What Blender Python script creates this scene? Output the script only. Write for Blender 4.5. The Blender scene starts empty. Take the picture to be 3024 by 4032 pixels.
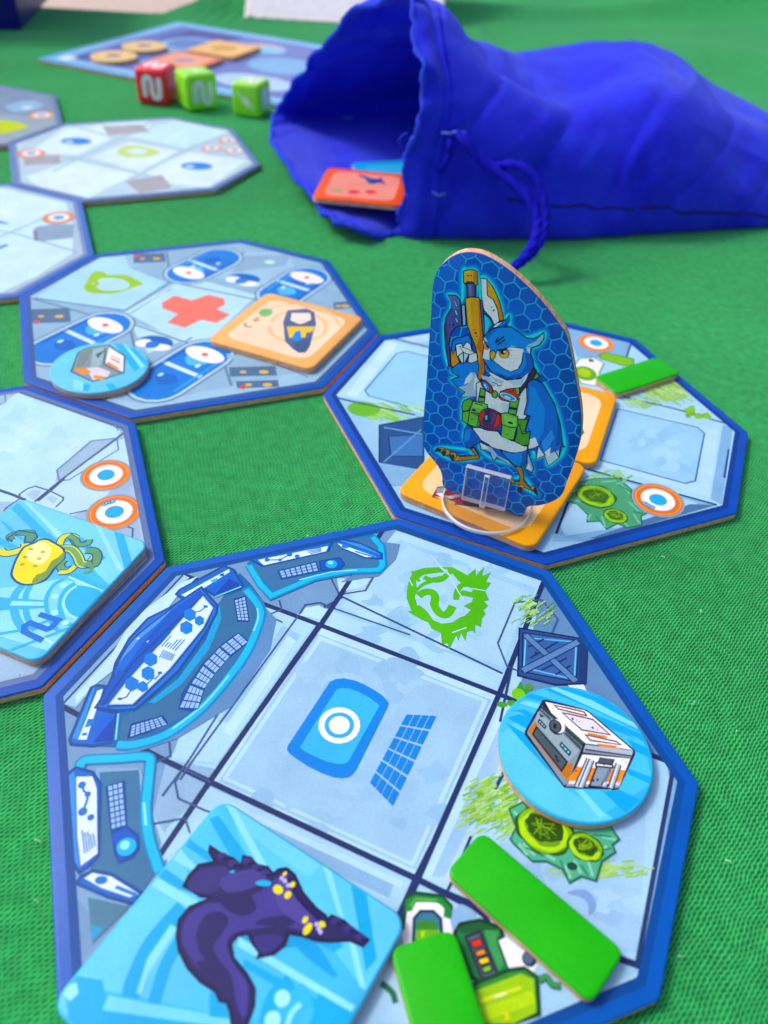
import bpy, bmesh, math, random
from mathutils import Vector, Matrix, noise
from mathutils.geometry import tessellate_polygon
random.seed(7)
sc = bpy.context.scene
COL = sc.collection
R = math.radians

# ------------------------------------------------------------------ camera
# solved from the tiles, which are equal octagons lying on one plane
FPX, CAMH, TILT, ROLL = 3087.0387, 0.1149497, R(48.07736), R(-3.43670)
TZ = 0.0019                      # thickness of a room tile (metres)
TT = 0.0019                      # thickness of a token
EYE = Vector((0, 0, TZ + CAMH))
RX = Matrix.Rotation(TILT, 3, 'X')
_c, _s = math.cos(ROLL), math.sin(ROLL)
C_RIGHT = RX @ Vector((_c, -_s, 0)); C_UP = RX @ Vector((_s, _c, 0)); C_BACK = RX @ Vector((0, 0, 1))
cam = bpy.data.objects.new('camera', bpy.data.cameras.new('camera'))
COL.objects.link(cam); sc.camera = cam
M = Matrix((C_RIGHT, C_UP, C_BACK)).transposed().to_4x4(); M.translation = EYE
cam.matrix_world = M
cam.data.sensor_fit = 'VERTICAL'; cam.data.sensor_height = 36.0
cam.data.lens = FPX / 4032 * 36.0
cam.data.clip_start = 0.005; cam.data.clip_end = 60
cam.data.dof.use_dof = True
cam.data.dof.focus_distance = 0.150
cam.data.dof.aperture_fstop = 17.0

# ------------------------------------------------------------------ light
SUN_EL, SUN_AZ = R(50), R(-72)          # sun to the left, seen through thin cloud
w = bpy.data.worlds.new('World'); sc.world = w; w.use_nodes = True
nt = w.node_tree; bg = nt.nodes['Background']
sky = nt.nodes.new('ShaderNodeTexSky'); sky.sky_type = 'NISHITA'; sky.sun_disc = False
sky.sun_elevation = SUN_EL; sky.sun_rotation = SUN_AZ
sky.air_density = 1.0; sky.dust_density = 4.0; sky.ozone_density = 1.0
nt.links.new(sky.outputs[0], bg.inputs[0]); bg.inputs[1].default_value = 0.15
sun = bpy.data.objects.new('sun', bpy.data.lights.new('sun', 'SUN')); COL.objects.link(sun)
sun.data.energy = 1.5; sun.data.angle = R(12); sun.data.color = (1, 0.92, 0.80)
sd = Vector((math.sin(SUN_AZ) * math.cos(SUN_EL), math.cos(SUN_AZ) * math.cos(SUN_EL), math.sin(SUN_EL)))
sun.rotation_euler = sd.to_track_quat('Z', 'Y').to_euler(); sun.location = (0, 0, 2)
sc.view_settings.view_transform = 'Standard'; sc.view_settings.look = 'None'
sc.view_settings.exposure = 0.20; sc.view_settings.gamma = 1
sc.cycles.max_bounces = 12; sc.cycles.transparent_max_bounces = 32; sc.cycles.transmission_bounces = 8

# ------------------------------------------------------------------ helpers
def lin(h):
    v = [int(h[i:i + 2], 16) / 255 for i in (0, 2, 4)]
    return [c / 12.92 if c <= 0.04045 else ((c + 0.055) / 1.055) ** 2.4 for c in v]
def ink(h):                              # cuts red in blue inks, offsetting the red that surface gloss adds
    r, g, b = lin(h)
    return [r * (0.88 if b > r * 1.12 and g > r else 1), g, b]
def ray(X, Y):
    return C_RIGHT * ((X - 1512) / FPX) - C_UP * ((Y - 2016) / FPX) - C_BACK
def flat(X, Y, z):                       # photo pixel -> point of the level plane at height z
    d = ray(X, Y); return EYE + d * ((z - EYE.z) / d.z)
def upright(X, Y, o, n):                 # photo pixel -> point of the plane through o with normal n
    d = ray(X, Y); return EYE + d * ((o - EYE).dot(n) / d.dot(n))
DS = 3024 / 1659
def at(x, y, depth):                     # -> point of the plane y = depth
    return upright(x * DS, y * DS, Vector((0, depth, 0)), Vector((0, 1, 0)))
def gnd(x, y, z=0.0): return flat(x * DS, y * DS, z)

def nodes(name):
    m = bpy.data.materials.new(name); m.use_nodes = True
    n = m.node_tree.nodes; return m, n, m.node_tree.links, n['Principled BSDF']
def add(n, kind, **kw):
    x = n.new(kind)
    for k, v in kw.items():
        if hasattr(x, k): setattr(x, k, v)
        else: x.inputs[k.replace('_', ' ')].default_value = v
    return x

def simple(name, hexcol, rough=0.5, noise_scale=900, amount=0.12, bump=0.15, dist=0.0002, spec=0.5):
    m, n, l, b = nodes(name)
    tc = add(n, 'ShaderNodeTexCoord'); nz = add(n, 'ShaderNodeTexNoise', Scale=noise_scale, Detail=5)
    l.new(tc.outputs['Object'], nz.inputs['Vector'])
    mx = add(n, 'ShaderNodeMix', data_type='RGBA', blend_type='MULTIPLY'); mx.inputs[0].default_value = amount
    mx.inputs[6].default_value = (*lin(hexcol), 1); l.new(nz.outputs['Fac'], mx.inputs[7])
    l.new(mx.outputs[2], b.inputs['Base Color'])
    bp = add(n, 'ShaderNodeBump', Strength=bump, Distance=dist); l.new(nz.outputs['Fac'], bp.inputs['Height'])
    l.new(bp.outputs[0], b.inputs['Normal']); b.inputs['Roughness'].default_value = rough
    b.inputs['Specular IOR Level'].default_value = spec
    return m

def print_material():                    # coated, linen-embossed card printed in flat colours
    m, n, l, b = nodes('printed_card')
    at_ = add(n, 'ShaderNodeAttribute', attribute_name='ink'); tc = add(n, 'ShaderNodeTexCoord')
    n1 = add(n, 'ShaderNodeTexNoise', Scale=120, Detail=6, Roughness=0.6); l.new(tc.outputs['Object'], n1.inputs['Vector'])
    n2 = add(n, 'ShaderNodeTexNoise', Scale=2600, Detail=2); l.new(tc.outputs['Object'], n2.inputs['Vector'])
    r1 = add(n, 'ShaderNodeMapRange'); r1.inputs[1].default_value = 0.3; r1.inputs[2].default_value = 0.7
    r1.inputs[3].default_value = 0.90; r1.inputs[4].default_value = 1.06; l.new(n1.outputs['Fac'], r1.inputs[0])
    r2 = add(n, 'ShaderNodeMapRange'); r2.inputs[1].default_value = 0.3; r2.inputs[2].default_value = 0.7
    r2.inputs[3].default_value = 0.93; r2.inputs[4].default_value = 1.05; l.new(n2.outputs['Fac'], r2.inputs[0])
    mu = add(n, 'ShaderNodeMath', operation='MULTIPLY'); l.new(r1.outputs[0], mu.inputs[0]); l.new(r2.outputs[0], mu.inputs[1])
    vm = add(n, 'ShaderNodeVectorMath', operation='SCALE'); l.new(at_.outputs['Color'], vm.inputs[0]); l.new(mu.outputs[0], vm.inputs['Scale'])
    hs = add(n, 'ShaderNodeHueSaturation', Saturation=1.08); l.new(vm.outputs[0], hs.inputs['Color']); l.new(hs.outputs[0], b.inputs['Base Color'])
    wx = add(n, 'ShaderNodeTexWave', bands_direction='X', Scale=1500, Distortion=2.0); wy = add(n, 'ShaderNodeTexWave', bands_direction='Y', Scale=1500, Distortion=2.0)
    l.new(tc.outputs['Object'], wx.inputs['Vector']); l.new(tc.outputs['Object'], wy.inputs['Vector'])
    ad = add(n, 'ShaderNodeMath', operation='ADD'); l.new(wx.outputs['Fac'], ad.inputs[0]); l.new(wy.outputs['Fac'], ad.inputs[1])
    bp = add(n, 'ShaderNodeBump', Strength=0.10, Distance=0.00003); l.new(ad.outputs[0], bp.inputs['Height'])
    l.new(bp.outputs[0], b.inputs['Normal'])
    b.inputs['Roughness'].default_value = 0.40; b.inputs['Specular IOR Level'].default_value = 0.26
    return m

def core_material():                     # raw brown greyboard: layered, fibrous
    m, n, l, b = nodes('raw_cardboard')
    tc = add(n, 'ShaderNodeTexCoord'); mp = add(n, 'ShaderNodeMapping'); mp.inputs['Scale'].default_value = (500, 500, 3200)
    nz = add(n, 'ShaderNodeTexNoise', Scale=1.0, Detail=6, Roughness=0.7)
    l.new(tc.outputs['Object'], mp.inputs[0]); l.new(mp.outputs[0], nz.inputs['Vector'])
    cr = add(n, 'ShaderNodeValToRGB'); cr.color_ramp.elements[0].position = 0.3; cr.color_ramp.elements[1].position = 0.72
    cr.color_ramp.elements[0].color = (*lin('c48058'), 1); cr.color_ramp.elements[1].color = (*lin('fcd0b0'), 1)
    l.new(nz.outputs['Fac'], cr.inputs[0]); l.new(cr.outputs[0], b.inputs['Base Color'])
    bp = add(n, 'ShaderNodeBump', Strength=0.6, Distance=0.0002); l.new(nz.outputs['Fac'], bp.inputs['Height'])
    l.new(bp.outputs[0], b.inputs['Normal']); b.inputs['Roughness'].default_value = 0.95
    b.inputs['Specular IOR Level'].default_value = 0.15
    return m

def cloth_material():                    # coarse woven green cotton, threads about 0.8 mm
    m, n, l, b = nodes('green_woven_cotton')
    tc = add(n, 'ShaderNodeTexCoord')
    nz = add(n, 'ShaderNodeTexNoise', Scale=160, Detail=3); l.new(tc.outputs['Object'], nz.inputs['Vector'])
    sb = add(n, 'ShaderNodeVectorMath', operation='SUBTRACT'); l.new(nz.outputs['Color'], sb.inputs[0]); sb.inputs[1].default_value = (.5, .5, .5)
    scl = add(n, 'ShaderNodeVectorMath', operation='SCALE'); l.new(sb.outputs[0], scl.inputs[0]); scl.inputs['Scale'].default_value = 0.0018
    ad = add(n, 'ShaderNodeVectorMath', operation='ADD'); l.new(tc.outputs['Object'], ad.inputs[0]); l.new(scl.outputs[0], ad.inputs[1])
    mp = add(n, 'ShaderNodeMapping'); mp.inputs['Rotation'].default_value = (0, 0, R(38))
    l.new(ad.outputs[0], mp.inputs[0])
    sp = add(n, 'ShaderNodeSeparateXYZ'); l.new(mp.outputs[0], sp.inputs[0])
    def math_(op, a, c=None):
        x = add(n, 'ShaderNodeMath', operation=op)
        for i, v in enumerate((a, c)):
            if v is None: continue
            if isinstance(v, (int, float)): x.inputs[i].default_value = v
            else: l.new(v, x.inputs[i])
        return x.outputs[0]
    # open weave: wavering warp threads side by side, thin weft threads bridging them in staggered rows
    u0 = math_('MULTIPLY', sp.outputs[0], 1 / 0.00060); v0 = math_('MULTIPLY', sp.outputs[1], 1 / 0.00105)
    zig = math_('MULTIPLY', math_('SINE', math_('ADD', math_('MULTIPLY', v0, 2 * math.pi), math_('MULTIPLY', math_('FLOOR', u0), 2.39996))), 0.13)
    ua = math_('ADD', u0, zig)
    warp = math_('POWER', math_('ABSOLUTE', math_('SINE', math_('MULTIPLY', ua, math.pi))), 0.8)
    stag = math_('MULTIPLY', math_('FLOOR', u0), 0.381966)
    weft = math_('POWER', math_('ABSOLUTE', math_('SINE', math_('MULTIPLY', math_('ADD', v0, stag), math.pi))), 2.2)
    hgt = math_('MAXIMUM', warp, math_('MULTIPLY', weft, 0.55))
    big = add(n, 'ShaderNodeTexNoise', Scale=14, Detail=6); l.new(tc.outputs['Object'], big.inputs['Vector'])
    slub = add(n, 'ShaderNodeTexNoise', Scale=420, Detail=3); l.new(ad.outputs[0], slub.inputs['Vector'])
    cr = add(n, 'ShaderNodeValToRGB'); cr.color_ramp.elements[0].position = 0.34; cr.color_ramp.elements[1].position = 1.0
    cr.color_ramp.elements[0].color = (*lin('054a22'), 1); cr.color_ramp.elements[1].color = (*lin('3cd272'), 1)
    e_ = cr.color_ramp.elements.new(.66); e_.color = (*lin('1c9a48'), 1)
    mixf = math_('ADD', math_('MULTIPLY', hgt, 0.70), math_('MULTIPLY', slub.outputs['Fac'], 0.42)); l.new(mixf, cr.inputs[0])
    hs = add(n, 'ShaderNodeHueSaturation'); l.new(cr.outputs[0], hs.inputs['Color'])
    l.new(math_('ADD', math_('MULTIPLY', big.outputs['Fac'], 0.6), 0.58), hs.inputs['Value'])
    l.new(hs.outputs[0], b.inputs['Base Color'])
    bp = add(n, 'ShaderNodeBump', Strength=0.8, Distance=0.0003); l.new(hgt, bp.inputs['Height']); l.new(bp.outputs[0], b.inputs['Normal'])
    b.inputs['Roughness'].default_value = 0.85; b.inputs['Specular IOR Level'].default_value = 0.2
    b.inputs['Sheen Weight'].default_value = 0.25; b.inputs['Sheen Roughness'].default_value = 0.5
    b.inputs['Sheen Tint'].default_value = (0.5, 1, 0.7, 1)
    return m

def bag_material():
    m, n, l, b = nodes('blue_cotton')
    tc = add(n, 'ShaderNodeTexCoord')
    wv = add(n, 'ShaderNodeTexWave', bands_direction='X', Scale=52, Distortion=1.0, Detail=2); l.new(tc.outputs['UV'], wv.inputs['Vector'])
    wv.inputs['Detail Scale'].default_value = 2
    w2 = add(n, 'ShaderNodeTexNoise', Scale=1400, Detail=2); l.new(tc.outputs['Object'], w2.inputs['Vector'])
    nz = add(n, 'ShaderNodeTexNoise', Scale=60, Detail=6, Roughness=.65); l.new(tc.outputs['Object'], nz.inputs['Vector'])
    cr = add(n, 'ShaderNodeValToRGB'); cr.color_ramp.elements[0].position = 0.3; cr.color_ramp.elements[1].position = 0.75
    cr.color_ramp.elements[0].color = (*lin('1a12dc'), 1); cr.color_ramp.elements[1].color = (*lin('2c3eff'), 1)
    l.new(nz.outputs['Fac'], cr.inputs[0]); l.new(cr.outputs[0], b.inputs['Base Color'])
    ad = add(n, 'ShaderNodeMath', operation='ADD'); l.new(wv.outputs['Fac'], ad.inputs[0]); l.new(w2.outputs['Fac'], ad.inputs[1])
    ad2 = add(n, 'ShaderNodeMath', operation='MULTIPLY_ADD'); l.new(nz.outputs['Fac'], ad2.inputs[0]); ad2.inputs[1].default_value = 3; l.new(ad.outputs[0], ad2.inputs[2])
    bp = add(n, 'ShaderNodeBump', Strength=0.35, Distance=0.0005); l.new(ad2.outputs[0], bp.inputs['Height']); l.new(bp.outputs[0], b.inputs['Normal'])
    b.inputs['Roughness'].default_value = 0.8; b.inputs['Specular IOR Level'].default_value = 0.15
    b.inputs['Sheen Weight'].default_value = 0.35; b.inputs['Sheen Roughness'].default_value = 0.4
    b.inputs['Sheen Tint'].default_value = (0.35, 0.5, 1, 1)
    return m

def clear_material(name, body, gloss):   # thin clear acrylic; its cut edges scatter a little light
    m, n, l, b = nodes(name)
    out = n['Material Output']; tr = add(n, 'ShaderNodeBsdfTransparent'); tr.inputs[0].default_value = (.95, .96, .98, 1)
    gl = add(n, 'ShaderNodeBsdfGlossy'); gl.inputs['Roughness'].default_value = .06
    b.inputs['Base Color'].default_value = (.90, .88, .95, 1); b.inputs['Roughness'].default_value = .25
    lw = add(n, 'ShaderNodeLayerWeight'); fr = add(n, 'ShaderNodeMath', operation='POWER'); l.new(lw.outputs['Facing'], fr.inputs[0]); fr.inputs[1].default_value = 4.0
    f2 = add(n, 'ShaderNodeMath', operation='MULTIPLY_ADD'); l.new(fr.outputs[0], f2.inputs[0]); f2.inputs[1].default_value = .9; f2.inputs[2].default_value = .04; fr = f2
    tc = add(n, 'ShaderNodeTexCoord'); nz = add(n, 'ShaderNodeTexNoise', Scale=500, Detail=3); l.new(tc.outputs['Object'], nz.inputs['Vector'])
    bp = add(n, 'ShaderNodeBump', Strength=.15, Distance=.0002); l.new(nz.outputs['Fac'], bp.inputs['Height']); l.new(bp.outputs[0], gl.inputs['Normal'])
    m1 = add(n, 'ShaderNodeMixShader'); m1.inputs[0].default_value = body; l.new(tr.outputs[0], m1.inputs[1]); l.new(b.outputs[0], m1.inputs[2])
    mg = add(n, 'ShaderNodeMath', operation='MULTIPLY'); l.new(fr.outputs[0], mg.inputs[0]); mg.inputs[1].default_value = gloss
    m2 = add(n, 'ShaderNodeMixShader'); l.new(mg.outputs[0], m2.inputs[0]); l.new(m1.outputs[0], m2.inputs[1]); l.new(gl.outputs[0], m2.inputs[2])
    l.new(m2.outputs[0], out.inputs['Surface']); return m

M_PRINT, M_CORE, M_CLOTH, M_BAG, M_CLEAR = print_material(), core_material(), cloth_material(), bag_material(), clear_material('clear_acrylic', .015, .9)
M_EDGE = clear_material('acrylic_cut_edge', .72, 1.4)

def empty(name, loc, rz, label, cat, group=None):
    o = bpy.data.objects.new(name, None); COL.objects.link(o); o.empty_display_size = 0.01
    o.location = loc; o.rotation_euler = (0, 0, rz); o['label'] = label; o['category'] = cat
    if group: o['group'] = group
    return o
def xf(o):
    return Matrix.Translation(o.location) @ o.rotation_euler.to_matrix().to_4x4() if o else Matrix.Identity(4)
def link(name, me, mat, parent=None, smooth=False):
    o = bpy.data.objects.new(name, me); COL.objects.link(o); o.parent = parent
    if mat: me.materials.append(mat)
    if smooth: me.polygons.foreach_set('use_smooth', [True] * len(me.polygons))
    return o
def mesh(name, verts, faces, ink=None):
    me = bpy.data.meshes.new(name); me.from_pydata(verts, [], faces); me.update()
    if ink is not None:
        c = me.color_attributes.new('ink', 'FLOAT_COLOR', 'CORNER')
        if isinstance(ink, str):
            buf = [*globals()['ink'](ink), 1.0] * len(me.loops)
        else: buf = ink
        c.data.foreach_set('color', buf)
    return me

def catmull(pts, closed, n=5):
    out = []; N = len(pts)
    for i in range(N if closed else N - 1):
        if closed: p0, p1, p2, p3 = pts[i - 1], pts[i], pts[(i + 1) % N], pts[(i + 2) % N]
        else: p0, p1, p2, p3 = pts[max(i - 1, 0)], pts[i], pts[i + 1], pts[min(i + 2, N - 1)]
        for k in range(n):
            t = k / n
            out.append(0.5 * ((2 * p1) + (p2 - p0) * t + (2 * p0 - 5 * p1 + 4 * p2 - p3) * t * t + (3 * p1 - p0 - 3 * p2 + p3) * t ** 3))
    if not closed: out.append(pts[-1])
    return out
def clip_tri(poly, cl):                  # Sutherland-Hodgman against a convex ccw outline
    for i in range(len(cl)):
        a, b = cl[i], cl[(i + 1) % len(cl)]; e = b - a; out = []
        for j in range(len(poly)):
            p, q = poly[j - 1], poly[j]
            sp, sq = e.cross(p - a), e.cross(q - a)
            if sq >= 0:
                if sp < 0: out.append(p + (q - p) * (sp / (sp - sq)))
                out.append(q)
            elif sp >= 0: out.append(p + (q - p) * (sp / (sp - sq)))
        poly = out
        if len(poly) < 3: return []
    return poly
def area(p): return sum(p[i - 1].cross(p[i]) for i in range(len(p))) / 2
def rounded(pts, r, n=5):
    out = []
    for i in range(len(pts)):
        p, a, b = pts[i], (pts[i - 1] - pts[i]).normalized(), (pts[(i + 1) % len(pts)] - pts[i]).normalized()
        half = math.acos(max(-1, min(1, a.dot(b)))) / 2; d = r / math.tan(half)
        c = p + (a + b).normalized() * (r / math.sin(half)); s, e = p + a * d - c, p + b * d - c
        th = math.atan2(s.cross(e), s.dot(e))
        for k in range(n + 1):
            t = th * k / n; out.append(c + Vector((s.x * math.cos(t) - s.y * math.sin(t), s.x * math.sin(t) + s.y * math.cos(t))))
    return out
def inset(pts, d):                       # inward offset of a convex ccw outline
    out = []
    for i in range(len(pts)):
        a, p, b = pts[i - 1], pts[i], pts[(i + 1) % len(pts)]
        n1 = (p - a).normalized(); n2 = (b - p).normalized()
        n1 = Vector((-n1.y, n1.x)); n2 = Vector((-n2.y, n2.x)); m = (n1 + n2).normalized()
        out.append(p + m * (d / max(0.3, m.dot(n1))))
    return out

class Print:
    """Flat print: painted shapes laid one above another as sheets 3 microns apart."""
    STEP = 3e-6
    def __init__(s, px, lift, clip=None):
        s.px, s.lift, s.clip = px, lift, clip; s.ops = []; s.V = []; s.F = []; s.C = []; s.f = (0, 0, 1.0); s.top = 0; s.k = 1.0
    def fr(s, x, y, k): s.f = (x, y, k); return s
    def pt(s, x, y): return s.px(s.f[0] + x * s.f[2], s.f[1] + y * s.f[2])
    def pts(s, t):
        if isinstance(t, str): return [s.pt(*map(float, q.split(','))) for q in t.split()]
        return [q if isinstance(q, Vector) else s.pt(*q) for q in t]
    def layer(s, P):
        x0, x1 = min(p.x for p in P), max(p.x for p in P); y0, y1 = min(p.y for p in P), max(p.y for p in P)
        L = 1
        for (a, b, c, d, k) in s.ops:
            if k >= L and a < x1 and b > x0 and c < y1 and d > y0: L = k + 1
        s.ops.append((x0, x1, y0, y1, L)); s.top = max(s.top, L); return L
    def emit(s, poly, L, cf):
        if s.clip: poly = clip_tri(poly, s.clip)
        if len(poly) < 3: return
        ar = area(poly)
        if abs(ar) < 1e-12: return
        if ar < 0: poly = poly[::-1]
        b = len(s.V)
        for p in poly:
            s.V.append(s.lift(p, L * s.STEP)); s.C.append((*cf(p), 1.0))
        s.F.append(list(range(b, b + len(poly))))
    def fill(s, P, cf):
        L = s.layer(P)
        for t in tessellate_polygon([[Vector((p.x, p.y, 0)) for p in P]]): s.emit([P[i] for i in t], L, cf)
    def p(s, col, t, sm=0):
        P = s.pts(t)
        if sm: P = catmull(P, True)
        c = ink(col); s.fill(P, lambda q: c)
    def g(s, c1, c2, a, b, t, sm=0):      # printed two-colour ramp from point a to point b
        P = s.pts(t)
        if sm: P = catmull(P, True)
        a, b = s.pt(*a), s.pt(*b); d = b - a; c1, c2 = ink(c1), ink(c2)
        def cf(q):
            k = max(0, min(1, (q - a).dot(d) / d.length_squared)); return [u + (v - u) * k for u, v in zip(c1, c2)]
        s.fill(P, cf)
    def l(s, col, w, t, sm=0, cl=0):      # stroke, width in mm
        P = s.pts(t)
        if sm: P = catmull(P, bool(cl))
        Q = [P[0]]
        for p in P[1:]:
            if (p - Q[-1]).length > 2e-5: Q.append(p)
        if cl and (Q[0] - Q[-1]).length < 2e-5: Q.pop()
        P = Q; N = len(P)
        if N < 2: return
        h = w * 0.0005; lo, hi = [], []
        for i in range(N):
            a = P[i - 1] if (cl or i) else None; b = P[(i + 1) % N] if (cl or i < N - 1) else None
            d1 = (P[i] - a).normalized() if a is not None else None; d2 = (b - P[i]).normalized() if b is not None else None
            d1 = d1 if d1 is not None else d2; d2 = d2 if d2 is not None else d1
            n1, n2 = Vector((-d1.y, d1.x)), Vector((-d2.y, d2.x)); m = n1 + n2
            m = m.normalized() if m.length > 1e-6 else n1
            k = h / max(0.5, m.dot(n1)); lo.append(P[i] - m * k); hi.append(P[i] + m * k)
        L = s.layer(lo + hi); c = ink(col); cf = lambda q: c
        for i in range(N if cl else N - 1):
            j = (i + 1) % N; s.emit([lo[i], lo[j], hi[j]], L, cf); s.emit([lo[i], hi[j], hi[i]], L, cf)
    def o(s, col, w, t, sm=0, line='14142e'):
        s.p(col, t, sm); s.l(line, w, t, sm, 1)
    def e(s, col, x, y, r, r2=None, rot=0, n=22):   # ellipse with radii in mm at a pixel
        c = s.pt(x, y); r2 = (r2 or r) * s.k; r = r * s.k; a = R(rot)
        P = [c + Vector((math.cos(a) * r * math.cos(t) - math.sin(a) * r2 * math.sin(t), math.sin(a) * r * math.cos(t) + math.cos(a) * r2 * math.sin(t))) * 0.001
             for t in (2 * math.pi * k / n for k in range(n))]
        k = ink(col); s.fill(P, lambda q: k); return c
    def build(s, name, parent, root=None):
        inv = xf(root or parent).inverted()
        buf = [v for c in s.C for v in c]
        return link(name, mesh(name, [inv @ v for v in s.V], s.F, buf), M_PRINT, parent)

def level_print(z, clip=None):
    return Print(lambda X, Y: flat(X, Y, z).to_2d(), lambda p, h: Vector((p.x, p.y, z + h)), clip)

def slab(outline, z0, th, ink, parent, bevel=0.0003):
    """Die-cut card: brown core, printed face wrapped over its pressed edge. outline: world xy, ccw."""
    inv = xf(parent).inverted(); n = len(outline); zt = z0 + th
    def rings(levels):
        V = []
        for d, z in levels:
            V += [inv @ Vector((p.x, p.y, z)) for p in (inset(outline, d) if d else outline)]
        F = [[r * n + i, r * n + (i + 1) % n, (r + 1) * n + (i + 1) % n, (r + 1) * n + i] for r in range(len(levels) - 1) for i in range(n)]
        return V, F
    V, F = rings([(0.00012, z0), (0.00003, z0 + th * 0.2), (0.0, zt - bevel - 0.00005)])
    F.append(list(range(n))[::-1]); F.append([2 * n + i for i in range(n)])
    link('cardboard_core', mesh('cardboard_core', V, F), M_CORE, parent)
    b = bevel
    V, F = rings([(0.00003, zt - b - 0.0001), (-0.00002, zt - b), (b * 0.15, zt - b * 0.45), (b * 0.5, zt - b * 0.13), (b, zt)])
    F.append([4 * n + i for i in range(n)])
    link('printed_face', mesh('printed_face', V, F, ink), M_PRINT, parent, True)

# ------------------------------------------------------------------ room tiles
TR, TDEL = 0.055, R(-4.28255)
def octagon(cx, cy, a, r=TR):
    q = [a - k * math.pi / 4 + (TDEL if k % 2 else -TDEL) for k in range(8)]
    return [Vector((cx + r * math.cos(t), cy + r * math.sin(t))) for t in q][::-1]
def tile(x, y, a, label, edge='205ebe', band='24509c', floor='b4d4ee', zone=None):
    t = empty('room_tile', (x, y, 0), 0, label, 'board tile', 'octagonal room tiles of the game board')
    base = octagon(x, y, a)
    slab(rounded(base, 0.0016), 0, TZ, edge, t)
    pr = level_print(TZ, rounded(inset(base, 0.0021), 0.0008))
    oc = inset(base, 0.0015)
    pr.clip = None
    pr.p(band, [Vector(q) for q in inset(base, 0.0020)])
    pr.p(floor, [Vector(q) for q in inset(base, 0.0033)])
    pr.clip = inset(base, 0.0033)
    return t, pr
LN = '2c3568'      # navy seam lines
def ring(a, x, y, r=5.5, col='e0803c', rot=0, ticks=None):
    a.e('8fa6c8', x, y + 2, r * 1.07); a.e(col, x, y, r); a.e('f4a868', x, y, r * .93, r * .93); a.e(col, x, y, r * .88)
    a.e('c9d6ea', x, y, r * .70); a.e('f6f4f6', x, y, r * .66); a.e('6aa2d8', x, y, r * .36); a.e('4fb4ea', x, y, r * .31)
    if ticks:
        for tx, ty in ticks: a.e('4f7fc4', tx, ty, .62); a.e('8fd0f6', tx, ty, .38)
def keys(a, c, rows, cols, col='9dbdf0', gap=.16):
    """keyboard: a grid of light keys inside a quad given by its four pixel corners"""
    q = [Vector(p) for p in c]
    def uv(u, v):
        t = q[0].lerp(q[1], u); b = q[3].lerp(q[2], u); r = t.lerp(b, v); return (r.x, r.y)
    for i in range(rows):
        for j in range(cols):
            u0, u1 = (j + gap) / cols, (j + 1 - gap) / cols; v0, v1 = (i + gap) / rows, (i + 1 - gap) / rows
            a.p(col, [uv(u0, v0), uv(u1, v0), uv(u1, v1), uv(u0, v1)])
def scrub(a, cols, x0, y0, x1, y1, n, ln, ang, w=.35, seed=1):
    """loose brush strokes inside a pixel box"""
    rn = random.Random(seed)
    for _ in range(n // 9):
        x, y = x0 + (x1 - x0) * rn.uniform(.2, .8), y0 + (y1 - y0) * rn.uniform(.2, .8); k = ln * rn.uniform(.5, .9)
        a.p(rn.choice(('a8d49c', 'b4dca0', '9ccc88')), [(x + math.cos(6.283 * i / 8) * k * rn.uniform(.5, 1.2), y + math.sin(6.283 * i / 8) * k * .5 * rn.uniform(.5, 1.2)) for i in range(8)], 1)
    for _ in range(int(n * 1.3)):
        x, y = rn.uniform(x0, x1), rn.uniform(y0, y1)
        if abs((x - x0) / (x1 - x0) - .5) + abs((y - y0) / (y1 - y0) - .5) > rn.uniform(.45, .85): continue
        t = R(ang + rn.uniform(-5, 5)); k = ln * rn.uniform(.3, .7)
        dx, dy = math.cos(t) * k, -math.sin(t) * k
        a.l(rn.choice(cols), w * rn.uniform(.25, .7), [(x - dx, y - dy), (x - dx * .3 + rn.uniform(-.06, .06) * ln, y - dy * .3 + rn.uniform(-.06, .06) * ln), (x + dx * .4, y + dy * .4 + rn.uniform(-.05, .05) * ln), (x + dx, y + dy)])
def mottle(a, cols, x0, y0, x1, y1, n, r, seed=1):
    rn = random.Random(seed)
    for _ in range(n):
        x, y = rn.uniform(x0, x1), rn.uniform(y0, y1); k = rn.uniform(.5, 1) * r; m = 9
        ph = rn.uniform(0, 6)
        a.p(rn.choice(cols), [(x + math.cos(ph + 2 * math.pi * i / m) * k * rn.uniform(.5, 1.3), y + math.sin(ph + 2 * math.pi * i / m) * k * .7 * rn.uniform(.5, 1.3)) for i in range(m)], 1)

# ---- near tile: control room
A, a = tile(-0.001327, 0.071627, 3.918712, 'large control-room tile in front, printed with blue consoles round a big empty square')
a.fr(0, 0, DS)
# grey outer corners and pale cells
a.p('7f9cc4', '100,1490 370,1215 840,1130 900,1170 850,1290 560,1340 440,1560 360,1640 330,1760 380,1920 250,2080 200,2200 110,2200')
a.p('9cb6d8', '360,1640 330,1760 420,1900 480,1800 520,1700 460,1660')
a.p('6f8fbc', '1176,1250 1500,1690 1490,1740 1250,1560 1120,1500')
a.p('b9d8f2', '856,1146 1170,1256 1085,1490 690,1350')
a.p('a8cbea', '862,1165 1158,1270 1090,1455 712,1318')
a.p('b4d3ee', '880,1180 1145,1277 1083,1440 735,1312')
mottle(a, ['aacdec', 'a2c5e6', 'bcdaf2'], 780, 1200, 1100, 1400, 22, 34, 3)
a.p('c2dff4', '690,1352 1076,1502 902,1898 456,1690')
a.p('a9c4e4', '684,1368 1062,1512 897,1880 472,1688')
a.p('c0dcf4', '690,1374 1054,1513 893,1872 480,1683')
a.p('a8c6e6', '694,1384 1042,1516 888,1862 492,1680')
mottle(a, ['a3c2e4', 'aecbea', 'a9c8e8', '9fbfe2'], 560, 1420, 960, 1820, 40, 40, 5)
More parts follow.
